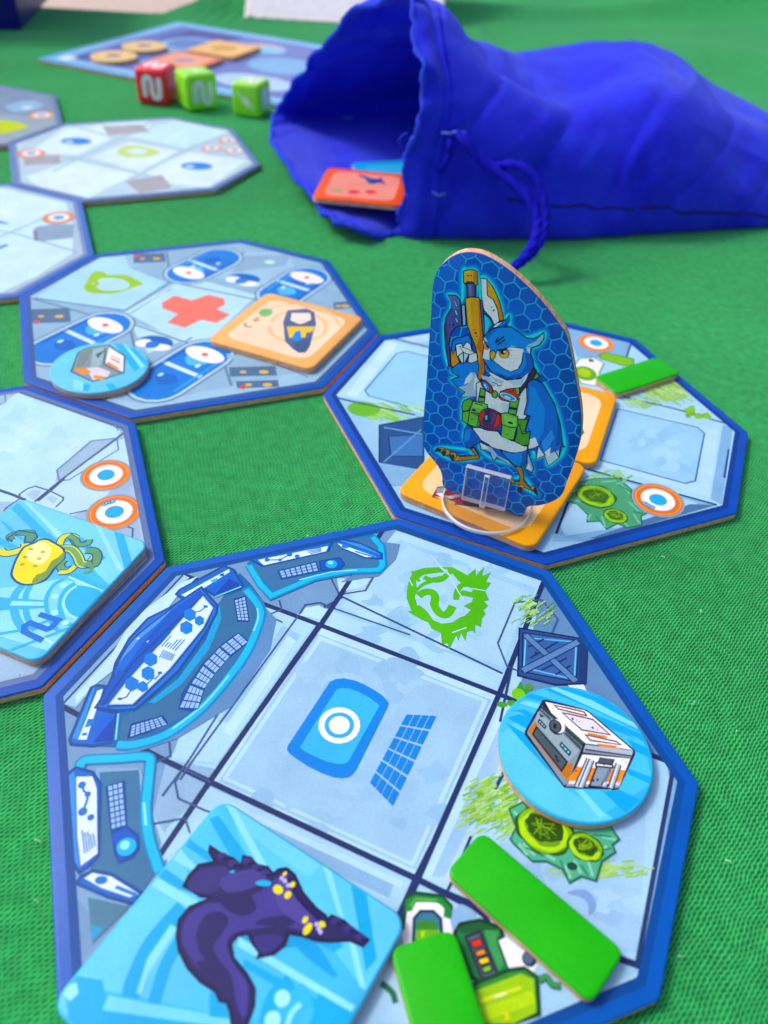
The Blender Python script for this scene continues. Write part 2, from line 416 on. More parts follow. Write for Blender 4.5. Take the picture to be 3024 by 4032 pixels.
# lower-left cell bands left of the square
a.p('b6d6f0', '470,1650 680,1350 560,1300 420,1500 370,1640')
a.p('a4c4e6', '520,1560 650,1372 610,1352 470,1560'); a.p('c4e0f4', '500,1590 640,1385 622,1372 480,1580')
a.p('b4d4f0', '455,1700 900,1905 850,1975 640,1900 480,1760 380,1840 330,1880 360,1790')
a.p('98b8e0', '560,1775 850,1912 840,1940 545,1800'); a.p('c2def4', '500,1735 870,1905 866,1918 500,1750')
# right cells
a.p('b8d6f2', '1080,1500 1440,1650 1455,1730 1370,2090 1000,1950 905,1900')
a.p('a6c4ea', '1092,1530 1130,1550 960,1895 918,1893'); a.p('c4def6', '1082,1522 1096,1530 930,1898 912,1892')
a.p('b0cdf0', '1150,1760 1400,1690 1380,2060 1100,2010 980,1900')
mottle(a, ['a6c4ea', 'bcd6f4'], 1100, 1700, 1380, 2020, 24, 36, 9)
a.p('8caed6', '1455,1655 1490,1668 1430,2045 1370,2098')
a.p('aecdec', '1470,1665 1484,1672 1408,2075 1380,2080')
a.p('b0d0ee', '880,1960 1000,1985 1380,2090 1180,2212 800,2212')
# seams
W1 = 0.95
a.l(LN, W1, '690,1350 452,1690 330,1870'); a.l(LN, W1, '1176,1252 1078,1500 902,1900 860,1990')
a.l(LN, W1, '375,1235 470,1268 690,1350 1078,1500 1250,1572 1460,1652'); a.l(LN, W1, '130,1524 350,1640 455,1690 902,1900 1010,1955 1390,2090')
a.l('3a4a80', .5, '852,1142 1172,1254'); a.l('3a4a80', .4, '700,1312 740,1290 1085,1455')
a.fr(118, 2008, .9017)
for t in ('1315,300 1350,370 1465,352 1502,288', '1088,395 1100,436 1020,466', '1176,456 1202,415 1266,405 1332,432 1659,546', '1172,462 700,1110 655,1179', '608,1015 614,1076 530,1110', '1266,405 1306,430'): a.l('46588c', .32, t)
a.p('c2e0f2', '1202,428 1262,418 1300,440 1268,482 1180,462'); a.p('c2e0f2', '1340,300 1490,300 1462,340 1352,360'); a.l(LN, W1, '1560,60 1272,498 1000,880')
a.fr(0, 0, DS)
a.l('4a5c90', .32, '1170,1296 1112,1302 1075,1390 1095,1440 1125,1452'); a.l('4a5c90', .32, '1170,1296 1205,1338 1170,1420')
a.l('4a5c90', .32, '455,1690 395,1660 378,1690 385,1725 440,1750 500,1770'); a.l('4a5c90', .3, '330,1780 400,1768 410,1800')
a.l('4a5c90', .32, '610,1345 580,1330 560,1400 410,1640 350,1720'); a.l('30406e', .45, '1105,1440 1080,1560')
a.l('4a5c90', .35, '1100,1590 1075,1612 1090,1640'); a.l('30406e', .6, '1040,1760 1130,1590'); a.l('30406e', .7, '1455,1655 1375,2090')
a.p('e0ecf8', '1226,1478 1256,1470 1300,1560 1250,1520')
# centre icon: screen and keypad
a.fr(118, 2008, .9017)
a.p('2a86e0', '1295,775 1310,752 1335,740 1370,736 1415,745 1460,763 1505,788 1540,812 1562,835 1567,848 1560,865 1425,1135 1410,1155 1390,1168 1360,1172 1320,1167 1270,1148 1210,1118 1160,1085 1130,1062 1122,1048 1126,1030')
a.p('5cbaf0', '1338,786 1355,780 1395,781 1435,795 1480,820 1512,842 1526,856 1390,1100 1372,1110 1340,1110 1290,1098 1240,1076 1200,1055 1178,1038')
a.fr(0, 0, DS)
a.e('f0f4fc', 733, 1567, 3.5); a.e('58b4f0', 733, 1567, 2.5); a.e('f0f4fc', 733, 1567, 1.75)
q = [(878, 1542), (945, 1545), (848, 1745), (797, 1692)]
keys(a, q, 6, 4, '2f86dc', .07)
# green emblem
EM = (900, 2000, .8439)
a.fr(*EM)
a.fr(1457, 2008, .8071)
a.p('58b82c', '180,390 190,340 215,300 260,285 330,280 400,280 440,300 475,320 500,300 516,288 513,325 556,278 545,325 588,305 565,350 590,357 560,395 580,440 555,445 575,467 552,490 563,507 545,530 540,572 512,560 512,604 500,588 472,594 465,642 442,600 430,640 420,610 385,682 378,650 350,655 345,600 300,580 285,550 240,530 180,495 202,495 178,430')
a.p('b2d2ee', '218,425 232,398 262,372 318,352 352,345 384,318 400,310 428,345 470,375 502,385 495,402 452,392 440,402 424,430 452,420 502,430 496,450 455,470 492,490 462,517 440,525 400,550 350,556 300,535 262,500 232,470')
a.p('b2d2ee', '225,345 262,318 330,308 372,305 350,322 300,332 250,360 228,380')
a.l('58b82c', 1.7, '236,420 268,402 302,404 318,428 314,464 338,504 374,512 404,470', 1); a.l('58b82c', .9, '232,470 268,500 300,545', 1); a.l('58b82c', 1.2, '420,440 424,400 446,370 476,366', 1); a.l('58b82c', 1.2, '262,330 310,345 350,340 392,300', 1); a.l('58b82c', .7, '205,300 240,350', 0)
a.e('a6c6e6', 358, 435, .8, 1.2)
for t in ('298,220 350,290 400,330', '322,260 370,300', '370,290 430,400 460,445', '190,340 208,372', '400,600 470,575', '500,385 560,395', '232,530 248,545'): a.l('c8e2f6', .24, t)
# crate
a.fr(1512, 1900, .9114)
scrub(a, ['7cc048', '9ccc60', 'b4d884', '6cb83c'], 560, 490, 740, 620, 60, 34, 32, .35, 4)
a.o('3d5590', .35, '585,630 880,680 870,870 740,875 578,835', line='1c2a5c'); a.p('2c3f76', '848,680 882,684 872,872 838,868')
a.o('5573ac', .3, '600,650 842,684 830,862 596,818', line='223468'); a.l('6fc0f4', .3, '606,672 832,690'); a.l('6fc0f4', .3, '602,800 820,852'); a.l('7fd0f8', .25, '612,668 604,800'); a.l('7fd0f8', .25, '830,694 822,850')
a.p('4a67a4', '616,676 824,696 814,842 612,800')
for t in ('622,712 690,678', '630,760 750,690', '680,812 790,760', '740,832 806,792', '650,740 660,735'): a.l('24386e', .35, t)
a.l('1f3064', 1.5, '610,660 828,860'); a.l('6a88bc', 1.1, '610,660 828,860'); a.l('1f3064', 1.5, '600,815 838,690'); a.l('6a88bc', 1.1, '600,815 838,690')
a.p('3f9a2a', '560,900 575,885 590,860 600,885 622,905 610,930 580,945 555,920', 1); a.e('7cc83c', 580, 915, 1.2); a.e('4f9a34', 510, 960, .9, .6); a.e('4f9a34', 625, 885, .7); a.e('4f9a34', 552, 955, .9, .6)
# slime plant with two pods
scrub(a, ['8cc850', 'a8d468', '9ccf70', 'c0e090'], 1512 * 0 + 330, 1250, 660, 1560, 120, 55, 32, .4, 6)
a.fr(1512, 3024, .9114)
scrub(a, ['7cc038', '98cc54', 'b0d878'], 350, 50, 600, 260, 110, 50, 28, .4, 8); scrub(a, ['98cc44', 'b4d86c'], 720, 400, 1160, 480, 60, 60, 8, .4, 11)
PL = '540,180 600,150 640,200 800,245 960,230 1015,310 985,335 998,365 940,405 915,490 850,470 800,498 770,440 700,405 640,405 560,330 545,310 570,260'
a.o('5fb08c', .3, PL, line='2c6a54')
for t in ('560,190 620,260', '600,330 650,380', '700,380 740,400', '780,420 805,480', '820,400 850,460', '880,400 900,470', '930,380 960,340', '940,300 1000,312', '900,260 950,240', '620,380 580,330'): a.l('8fd0b0', .45, t); 
for t in ('575,215 630,300', '610,345 690,385', '760,400 790,470', '850,420 880,470', '925,360 980,350', '900,290 980,300'): a.l('2f7a60', .25, t)
a.e('1f4a3a', 812, 427, .8, .6); a.e('1f5a40', 920, 250, .8, .6)
def wob(a, col, x, y, r, r2, rot, j, seed, n=20):
    rn = random.Random(seed); c = a.pt(x, y); t0 = R(rot); P = []
    for k in range(n):
        q = 2 * math.pi * k / n; m = 1 + rn.uniform(-j, j); u, v = math.cos(q) * r * m, math.sin(q) * r2 * m
        P.append(c + Vector((math.cos(t0) * u - math.sin(t0) * v, math.sin(t0) * u + math.cos(t0) * v)) * .001)
    k = ink(col); P = catmull(P, True, 3); a.fill(P, lambda q: k); return P
def pod(a, x, y, r, r2, rot, dark='2f4f12', rim='b0e030', seed=1):
    wob(a, '2c5a18', x, y, r * 1.1, r2 * 1.1, rot, .05, seed); wob(a, '84b81c', x, y, r, r2, rot, .05, seed + 1); wob(a, rim, x - 3, y + 5, r * .9, r2 * .88, rot, .06, seed + 2)
    wob(a, '6ca01c', x, y - 3, r * .76, r2 * .74, rot, .10, seed + 3); wob(a, dark, x, y - 4, r * .68, r2 * .64, rot, .13, seed + 4)
    rn = random.Random(seed + 5); c = a.pt(x, y - 4)
    for k in range(9):
        P = []
        for s in range(5):
            q = rn.uniform(0, 6.28); m = rn.uniform(.1, .6); P.append(c + Vector((math.cos(q) * r * m, math.sin(q) * r2 * m)) * .001)
        a.l(rn.choice(('7cae28', '6c9c20', '8cc030')), .12, P[:3], 1)
pod(a, 692, 268, 4.1, 3.5, -20); pod(a, 868, 344, 2.5, 2.0, -20, seed=20)
# curved floor mark on the right
a.p('8fa8dc', '790,540 860,525 905,560 915,610 885,640 880,590 850,560', 1)
# green generator
a.fr(1500, 3300, .7233)
a.p('9ab8e0', '370,400 440,360 520,400 500,500 380,520'); a.l('2c3568', .9, '310,-20 195,210 110,400 0,600'); a.l(LN, .9, '0,130 190,220 330,290 520,370 700,480')
a.l(LN, .4, '490,-10 375,260 345,320'); a.l(LN, .8, '640,560 560,420 480,360'); a.p('eef0fa', '140,400 200,345 320,355 375,440 395,530 330,560 130,600 110,520'); a.l('1c4a30', .5, '118,500 140,330 190,300 330,318 380,370 370,440')
a.p('2f8a3c', '130,400 135,340 180,312 330,326 380,380 375,440 340,430 345,380 300,350 190,350 165,400'); a.p('5cae54', '150,370 190,325 310,335 290,348 190,340 165,385')
a.o('4a7a9c', .4, '175,560 180,440 215,400 285,400 325,440 330,520', line='1c3a50'); a.p('3f8a34', '190,545 195,450 300,450 310,520'); a.p('6cb83c', '185,560 190,500 320,500 325,550'); a.p('b0dc40', '215,510 240,505 235,540 218,548')
a.o('2f7a44', .5, '400,520 430,470 540,448 650,490 665,540 640,560 700,720 540,785 490,760', line='163a28'); a.p('4a9a5c', '560,500 640,510 630,560 670,690 640,720 590,600'); a.p('245c34', '410,505 440,480 540,458 640,495 600,500 460,520')
a.o('5a6070', .4, '460,540 540,510 635,745 550,770', line='2c3040')
for t, c in (('485,566 540,545 555,585 502,602', 'e8402c'), ('508,620 560,600 575,635 522,650', 'f09030'), ('525,662 580,645 596,680 542,695', 'f4d428'), ('545,708 592,690 608,722 560,738', '7cc42c')): a.o(c, .25, t, line='30303c')
a.p('eef0fa', '640,560 680,540 780,620 850,690 830,730 700,720'); a.e('24304a', 806, 660, 1.0); a.e('5a6a8a', 800, 656, .7)
a.o('3f8a3c', .5, '500,800 700,720 780,710 850,760 860,960 700,1012 520,1012', line='1c4a24'); a.p('9ccc2c', '520,830 760,740 830,770 845,950 720,1012 520,1012', 0); a.p('b8dc3c', '540,930 820,830 840,900 560,1000')
a.p('d4e04c', '530,880 760,805 765,825 540,905'); a.p('f4f8c8', '610,862 680,840 680,852 620,874'); a.p('e8dc30', '650,945 690,955 700,985 665,1005 680,975', 0)
a.l('2f6a6a', .9, '860,780 900,760 930,800 980,810', 1); a.l('4f9a5c', .5, '862,776 900,756 930,796 980,806', 1); a.l('2f6a4c', .8, '0,790 60,840 80,900', 1)
# big console (left)
a.fr(100, 2100, .6028)
a.p('a9c9e6', '240,1110 1010,260 1070,290 330,1140'); a.p('8ba9d0', '235,1080 1000,255 1035,260 240,1120'); a.l('3a4d86', .4, '250,1112 1040,262')
a.p('c8e2f2', '330,1120 330,1060 560,800 700,560 1010,330 1130,280 1000,400 700,800 430,1010')
a.p('6c8fc0', '600,1390 860,1340 1200,1150 1440,800 1560,500 1550,470 1640,560 1600,760 1350,1130 1000,1340 700,1440')
CON = '300,1385 340,1290 520,1140 820,1080 1290,420 1400,260 1470,330 1550,440 1540,620 1440,860 1200,1140 880,1330 640,1400'
a.p('2c6aa8', CON); a.p('44719f', '610,1320 640,1200 860,1100 1180,780 1280,430 1420,370 1530,490 1520,620 1420,840 1180,1110 860,1300 640,1370')
a.p('2a9fd8', '800,1110 1000,950 1180,700 1270,470 1280,560 1200,760 1020,990 850,1110')
a.l('1d86c4', 1.8, '600,1385 700,1385 860,1345 1000,1270 1170,1135 1330,950 1450,780 1525,600 1540,490 1440,360', 1)
a.l('38b8f0', 1.25, '600,1380 700,1382 860,1340 1000,1265 1165,1130 1325,945 1445,775 1520,600 1530,490 1440,370', 1); a.l('8fe4ff', .35, '960,1280 1165,1122 1330,930', 1); a.l('8fe4ff', .35, '1490,640 1520,560 1515,490', 1)
# monitors on it
D_, B_, L_ = '22509e', '2a6ccc', '5896e4'
a.o(B_, .5, '300,1380 290,1350 430,1010 460,995 520,1000 500,1080 460,1150 520,1160 600,1180 560,1370 440,1390', line=D_); a.p('e6eef8', '345,1350 470,1030 508,1018 400,1350'); a.p(L_, '305,1340 440,1015 455,1010 345,1350')
for k in range(4): a.l('3f86d8', .3, [(395 + k * 14, 1270 - k * 4), (415 + k * 12, 1215)])
a.p('3f86d8', '370,1310 405,1302 398,1325 368,1322'); a.p('3a6ad4', '440,1370 500,1190 590,1190 560,1360'); a.p('254cb0', '440,1370 540,1250 590,1190 560,1360'); a.l('8fdcf8', .3, '608,1180 590,1350')
a.o(B_, .5, '985,400 1010,370 1300,215 1360,240 1420,340 1400,370 1240,410 1180,370 1030,430', line=D_); a.p('e6eef8', '1020,405 1330,235 1335,255 1060,425'); a.p('5fb8e8', '1210,310 1260,290 1250,315 1220,328'); a.p('2f5fc0', '1270,270 1300,262 1296,280 1275,285')
a.p('3a6ad4', '1200,370 1340,270 1400,330 1240,400'); a.p('254cb0', '1240,400 1330,300 1400,330 1390,365'); a.l('8fdcf8', .3, '1240,418 1410,350')
a.o('4a7cdc', .5, '460,1140 500,1080 570,940 590,850 680,690 800,560 960,480 1150,355 1250,470 1250,520 1180,650 1000,900 860,1030 720,1150 600,1160', line=D_)
a.p('2c5cc4', '480,1125 600,900 700,720 820,600 960,500 1140,375 1180,430 900,700 640,1010 560,1120'); a.p('6c9cec', '600,860 700,700 820,590 960,498 900,560 720,730'); a.p('3f74d4', '590,900 740,700 930,540 800,680 640,900')
a.p('d0e4f6', '720,690 750,680 740,700'); a.p('b8d4f4', '790,710 810,700 800,720'); a.l(D_, .4, '500,1130 700,850 1170,400'); a.l(D_, .3, '580,900 700,700 960,490', 1)
a.p(D_, '530,1140 640,990 1160,400 1240,480 1180,620 960,890 720,1130')
a.o('dfe9f4', .2, '550,1120 650,990 1160,415 1225,490 1160,620 940,890 700,1118', line='aac4e8')
def hexa(x, y, r, col='2f7ed8', rot=12, sq=1.0):
    a.p(col, [(x + r * math.cos(R(rot + 60 * k)), y + r * sq * math.sin(R(rot + 60 * k))) for k in range(6)])
for x, y, r in ((1075, 535, 44), (1052, 620, 46), (1137, 574, 34), (820, 827, 48), (802, 918, 48), (697, 988, 50), (768, 1005, 38)): hexa(x, y, r, '2f80dc', 32)
for t in ('1110,520 1150,508 1170,490', '690,1030 660,1075 620,1085', '800,985 835,950 850,955 878,922'): a.l('2f70cc', .25, t)
for x, y in ((1178, 482), (618, 1085), (880, 915)): a.p('2f70cc', [(x - 14, y - 8), (x + 12, y - 8), (x + 14, y + 8), (x - 14, y + 8)])
for k in range(7):
    x, y = 950 + k * 17, 650 + k * 6; ln = [1, .8, .35, .35, .7, .8, .85][k]
    a.l('3f86d8', .22, [(x - 75 * ln - (1 - ln) * 70, y + 85 * ln + (1 - ln) * 80), (x - (1 - ln) * 70, y + (1 - ln) * 80)])
for k in range(8): a.l('3f86d8', .17, [(875 + k * 11, 815 + k * 3), (905 + k * 10, 765 + k * 4)])
a.p(D_, '1000,1150 1020,1050 1150,860 1290,720 1390,650 1455,700 1440,730 1310,830 1180,980 1130,1150 1080,1165')
for c, r_, k_ in (([(1395, 655), (1455, 712), (1340, 800), (1275, 745)], 3, 4), ([(1270, 748), (1338, 806), (1240, 920), (1165, 860)], 3, 4), ([(1162, 866), (1236, 926), (1170, 1020), (1085, 985)], 3, 4), ([(1080, 992), (1165, 1028), (1130, 1150), (1005, 1145)], 3, 4)):
    keys(a, c, r_, k_, 'a4c2f2', .1)
a.p('1f3f94', '1360,430 1440,410 1465,580 1385,580'); keys(a, [(1366, 440), (1436, 415), (1460, 575), (1388, 570)], 7, 3, 'a4c2f2', .12)
a.p('1f3f94', '665,1345 690,1245 900,1190 935,1245 800,1310'); keys(a, [(695, 1258), (890, 1200), (928, 1250), (680, 1335)], 4, 7, 'a4c2f2', .12)
# top console
a.fr(900, 2000, .8439)
a.p('6f8cb8', '640,150 800,170 780,240 700,320 520,350 600,300 700,290'); a.p('2f7ab4', '85,260 120,230 470,150 680,125 735,200 725,290 400,320 210,420 180,410')
a.p('4a76a4', '110,275 470,190 520,150 680,140 715,210 700,275 400,300 215,395'); a.l('1d86c4', 1.7, '95,270 150,360 200,415 400,330 560,300 700,295 722,270 715,180 670,135', 0); a.l('3cbcf4', 1.1, '95,270 150,360 200,412 400,325 560,295 700,290 718,270 710,180 672,138', 0)
a.l('9ae8ff', .3, '330,338 480,300 600,292')
a.o(B_, .45, '105,245 110,215 470,150 485,160 465,205 160,275', line=D_); a.p('e8f0fa', '138,245 465,180 455,205 165,270'); a.p(L_, '112,222 470,153 480,160 120,232')
for x, y, r in ((180, 245, .65), (240, 245, .5), (285, 220, .7), (320, 228, .65)): a.e('2f78d0', x, y, r * .8)
a.l('2f78d0', .3, '180,245 240,245 285,220')
for k in range(5): a.l('3f86d8', .22, [(350 + k * 8, 192 + k * 6), (432, 184 + k * 5)])
a.o(B_, .45, '495,150 510,140 620,170 715,215 715,240 640,235 530,190', line=D_); a.p('e8f0fa', '505,165 690,232 640,232 530,188'); a.p(L_, '500,148 620,172 712,220 690,215')
a.e('3f86d8', 545, 182, .8, .55); a.l('3f86d8', .4, '590,205 680,232'); a.l('3f86d8', .3, '600,195 690,225')
a.p(D_, '228,295 410,250 425,300 245,338'); keys(a, [(235, 298), (408, 255), (420, 296), (248, 330)], 3, 7, 'a4c2f2', .12)
a.o('2f5fc4', .3, '425,250 520,235 540,265 520,290 430,295', line=D_); a.e('3fb4ec', 480, 265, 1.2, 1.15); a.e('9fe8fc', 475, 258, .6, .5)
# lower-left console
a.fr(0, 3024, .9114)
a.p('8ba9cc', '420,0 610,0 690,430 600,540 440,700 330,560 300,420'); a.p('4a76a0', '430,20 600,10 620,250 680,440 600,560 380,480 440,200'); a.p('57809f', '380,560 560,600 400,760')
a.p('2a9fd8', '395,680 450,690 400,745'); a.l('1d86c4', 1.9, '343,0 360,-28 400,-36 520,-41 610,-48 645,-40 648,-10 637,98 630,190 645,310 690,440', 1); a.l('3cbcf4', 1.25, '343,0 360,-28 400,-36 520,-41 610,-48 645,-40 648,-10 637,98 630,190 645,310 690,450', 1); a.l('9ae8ff', .4, '622,150 630,250')
a.o(B_, .5, '345,455 310,400 285,200 300,20 330,0 400,20 435,70 425,380 380,430', line=D_); a.p('e8eef8', '330,40 400,38 418,90 422,370 350,425 335,300'); a.p(L_, '295,40 320,15 328,60 330,300 345,440 315,390 290,200'); a.l('a8c8f4', .3, '300,180 302,300')
for x, y, r in ((355, 75, .75), (380, 115, .6), (358, 190, .85), (393, 215, .65)): a.e('2f78d0', x, y, r * .8)
a.l('2f78d0', .35, '355,75 362,100 380,115 378,140 358,190')
for k in range(5): a.l('3f86d8', .2, [(355 + k * 12, 270 + (k % 2) * 6 + k * 4), (368 + k * 11, 372 - k * 8)])
a.p(D_, '455,80 540,55 550,250 600,290 605,350 580,390 515,415 495,380 480,290'); keys(a, [(465, 80), (530, 62), (545, 250), (482, 268)], 8, 3, 'a4c2f2', .12)
a.p('2f5fc4', '485,290 545,262 590,300 595,345 520,405'); a.e('3fb4ec', 547, 342, 1.4, 1.35); a.e('9fe8fc', 540, 335, .7)
a.o(B_, .45, '330,500 350,470 400,445 480,460 610,540 580,590 470,560', line=D_); a.p('e8eef8', '365,478 400,455 480,470 600,545 560,560 440,520'); a.e('2f78d0', 438, 486, .9, .6); a.l('3f86d8', .5, '500,515 590,550')
a.build('printed_artwork', A)

# ---- right tile: overgrown room with the standee
B, a = tile(0.037093, 0.169723, 3.948738, 'overgrown room tile under the owl standee, green slime on its far corner', edge='1c50ba', band='1f3f90', floor='a4c8ea')
a.fr(2224, 1600, .4822)
a.p('b4d6f2', '-700,-900 400,-700 1400,180 1280,820 130,490 -100,500 -800,-100'); a.p('8fb2dc', '1290,150 1375,172 1282,805 1190,755'); a.p('c0dcf4', '300,-20 1260,190 1180,740 200,460')
a.p('aacff0', '430,20 1080,170 1140,220 1065,610 985,630 290,440'); mottle(a, ['a2c8ec', 'b4d6f4'], 480, 100, 1000, 520, 18, 90, 2)
a.l('3f6cb4', .38, '430,20 1080,170 1140,220 1065,610 985,630 290,440', 0, 1); a.p('8fb4dc', '130,500 1230,805 300,1100 -100,1100'); a.p('b0d2f0', '140,520 1090,790 620,960 0,1060 -60,900')
a.l('24305e', .6, '60,480 1240,805'); a.l('24305e', .6, '135,500 0,850 -70,1040'); a.p('2c4a90', '1330,350 1345,350 1310,590 1292,580')
a.p('5a78a8', '1020,800 1230,806 700,960 300,1080 200,1080'); scrub(a, ['7cc848', '98d468'], 150, 520, 540, 640, 40, 60, 25, .4, 5)
a.o('56a078', .3, '20,700 120,620 250,590 440,590 545,680 540,750 600,830 680,870 620,900 630,970 560,985 500,990 430,960 340,1005 290,940 180,945 190,890 100,800 10,780', line='2f6a50')
for t in ('60,700 180,640', '300,620 420,610', '460,640 530,720', '520,780 600,860', '560,880 610,960', '300,900 330,990', '210,880 190,930', '120,780 40,760', '480,950 520,985', '420,640 500,610'): a.l('7cc0a0', .5, t)
for t in ('430,640 540,700', '560,860 640,880', '250,900 290,940', '110,700 30,720'): a.l('2c6a4c', .3, t)
pod(a, 255, 735, 4.2, 3.7, -15, '3a6a10', '90d420', 40); pod(a, 412, 898, 2.5, 2.2, -15, '3a6a10', '90d420', 60)
ring(a, 760, 765, 5.6, 'e0782a', ticks=((650, 790), (672, 805), (694, 818), (714, 826)))
a.fr(2224, 1200, .4822)
a.p('8fb2dc', '0,180 540,290 500,440 100,430'); a.l('24305e', .55, '545,300 500,440'); a.l('24305e', .55, '430,740 900,850 1330,975')
scrub(a, ['98cc50', 'a8d860', 'c4e498', '84c030'], 560, 620, 1060, 820, 110, 90, -32, .6, 7); mottle(a, ['84c030', '70a828'], 1000, 830, 1160, 910, 9, 45, 4); scrub(a, ['98cc50', 'b4dc80'], 480, 760, 800, 860, 30, 70, -20, .4, 9)
ring(a, 255, 312, 5.2, 'e88a38')
a.o('f0f2f6', .4, '60,520 120,440 240,430 320,480 280,560 330,640 240,660 130,640', line='6a8a60'); a.e('6cac30', 165, 560, 3.2, 3.8); a.e('a8cc30', 160, 555, 1.8, 2.4); a.o('80c030', .4, '280,410 330,390 560,440 560,490 480,500 290,440', line='4a8a2c'); a.e('30382c', 215, 455, .8)
a.fr(1200, 1200, .4822)
a.p('b8daf2', '250,740 640,280 1100,380 1050,900 570,800'); a.p('d0e6f4', '330,740 680,300 760,320 420,760'); a.p('a4d0f0', '490,700 750,395 830,378 1100,440 1000,870 520,745'); a.l('4a78b8', .42, '1100,445 830,380 750,398 492,700 525,745 1000,872')
a.l('24305e', .6, '720,275 1010,345 1100,370'); a.p('c4dcf0', '780,270 1010,200 1010,300 900,310'); scrub(a, ['7cc840', '94d060', 'b4dc84'], 420, 790, 980, 960, 90, 80, -20, .7, 3); a.e('70b840', 480, 850, 4.2, 3.2)
a.l('24305e', .5, '260,760 470,810 900,900'); a.fr(1512, 900, .9114)
a.o('36548c', .4, '-20,850 170,815 170,1040 -20,1030', line='20346c'); a.o('4f78b4', .3, '20,900 170,890 170,985 30,985', line='20346c'); a.l('7fb0e0', .4, '0,860 165,890'); a.l('6c9cd4', .4, '0,1010 160,870'); a.p('8fb4dc', '-100,1000 170,1045 170,1110 -20,1110')
a.build('printed_artwork', B)

# ---- middle tile: sick bay
C, a = tile(-0.059566, 0.211892, 3.926263, 'sick-bay room tile printed with a red cross and four blue sleeping pods', edge='3a62bc', band='4a5f9e', floor='a8c4de')
a.fr(0, 900, .9114)
a.p('b8dcf4', '170,290 400,130 540,120 560,170 720,235 540,350 160,300'); a.p('c4e2f4', '540,360 770,230 880,225 1110,290 900,480 800,500'); a.p('b0d4ec', '540,430 800,490 560,520'); a.p('9cb8d4', '720,90 1060,40 1440,140 1560,420 1400,600 900,700 620,760 130,640 120,300 300,320')
a.p('b8dcf4', '170,290 400,130 540,120 560,170 720,235 540,350 160,300'); a.p('c4e2f4', '540,360 770,230 880,225 1110,290 900,480 800,500'); a.p('c8e0f0', '560,400 800,480 640,540 590,460'); a.p('a9c6e0', '1060,100 1240,100 1280,180 1120,250 890,200')
a.p('98b0cc', '1050,120 1260,110 1230,160 1000,190')
for t in ('150,300 540,355', '540,355 760,215', '730,230 1120,310', '540,400 810,495', '400,760 960,520', '600,600 560,420', '880,215 1060,100', '130,300 560,420', '800,490 830,470', '720,100 735,200', '960,560 1000,680'): a.l('6c84a8', .7, t)
a.l('7c98bc', .5, '560,370 740,260'); a.l('d8ecf8', .6, '550,385 720,275')
for col, t in (('9cc83c', '370,240 400,190 440,185 470,200 540,200 600,225 618,240 590,250 560,262 500,280 430,280 380,275 362,255'), ('c0dff0', '400,235 450,215 520,218 560,240 540,262 470,268 430,262')): a.p(col, t, 1)
a.l('9cc83c', 1.4, '380,260 420,240 400,222', 1)
a.p('ee8478', '700,320 755,290 830,310 900,286 968,302 972,328 935,348 995,372 935,408 868,394 800,428 722,406 770,370 702,345')
def capsule(p, q, wd, pil):
    p, q = a.pt(*p), a.pt(*q); d = (q - p).normalized(); n = Vector((-d.y, d.x)); h = wd * .0005
    def body(k, s0=0, s1=0):
        P = []
        for i in range(9): t = math.pi * i / 8; P.append(q + d * s1 + (d * math.sin(t) - n * math.cos(t) * -1) * h * k)
        for i in range(9): t = math.pi * i / 8; P.append(p + d * s0 - (d * math.sin(t) + n * math.cos(t) * 1) * h * k)
        return P
    c = lin; 
    for col, k in (('7088a8', 1.12), ('c0d4ea', 1.04), ('2f80dc', .92)):
        cc = ink(col); a.fill(body(k), lambda _q, cc=cc: cc)
    for u, col in ((.18, '2a6cc8'), (.5, 'd8e8f4'), (.80, '6cc0f6')):
        m = p.lerp(q, u); cc = ink(col); wv = .0008 if u == .5 else .0022
        P = [m + n * h * .86 - d * wv, m - n * h * .86 - d * wv, m - n * h * .86 + d * wv, m + n * h * .86 + d * wv]
        if u != .5: P = catmull([m + n * h * .45, m + d * wv * 1.3, m - n * h * .45, m - d * wv * 1.3], True)
        a.fill(P, lambda _q, cc=cc: cc)
    for u, sd, col in ((.22, .35, 'bfe6fc'), (.70, -.3, 'd8f2ff')):      # printed glints and glass edge
        m = p.lerp(q, u) + n * h * sd; P = [m + (d * math.cos(t) * .0010 + n * math.sin(t) * .0007) for t in (2 * math.pi * k / 10 for k in range(10))]; cc = ink(col); a.fill(P, lambda _q, cc=cc: cc)
    for sd, col in ((.74, '1f5cb4'), (-.78, '5aa8ec')):
        P = [p + n * h * sd, q + n * h * sd, q + n * h * (sd + .1), p + n * h * (sd + .1)]; cc = ink(col); a.fill(P, lambda _q, cc=cc: cc)
    e = q if pil > 0 else p
    P = [e + (d * math.cos(t) * .0034 + n * math.sin(t) * h * .82) for t in (2 * math.pi * k / 18 for k in range(18))]; cc = ink('f4f0f2'); a.fill(P, lambda _q, cc=cc: cc)
    P = [e + (d * math.cos(t) * .0009 + n * math.sin(t) * .0010) for t in (2 * math.pi * k / 10 for k in range(10))]; cc = ink('e06a68'); a.fill(P, lambda _q, cc=cc: cc)
capsule((240, 525), (455, 418), 15.5, 1); capsule((945, 128), (815, 192), 15, 1); capsule((1325, 212), (1215, 285), 15, 0); capsule((680, 675), (885, 545), 15.5, 1)
for x0, y0, x1, y1 in ((125, 350, 300, 410), (575, 110, 710, 150), (990, 600, 1190, 640), (1020, 660, 1200, 690), (1440, 320, 1510, 350)):
    a.p('5a7294', [(x0, y0), (x1, y0 - 6), (x1 + 6, y1 - 6), (x0 + 4, y1)]); a.e('d8b860', x0 + (x1 - x0) * .75, (y0 + y1) / 2, 1.3, .9); a.e('d8b860', x0 + (x1 - x0) * .3, (y0 + y1) / 2, .9, .7)
a.e('e06050', 1050, 685, .9); a.e('e06050', 160, 405, .9); a.e('e06050', 590, 118, 1.0)
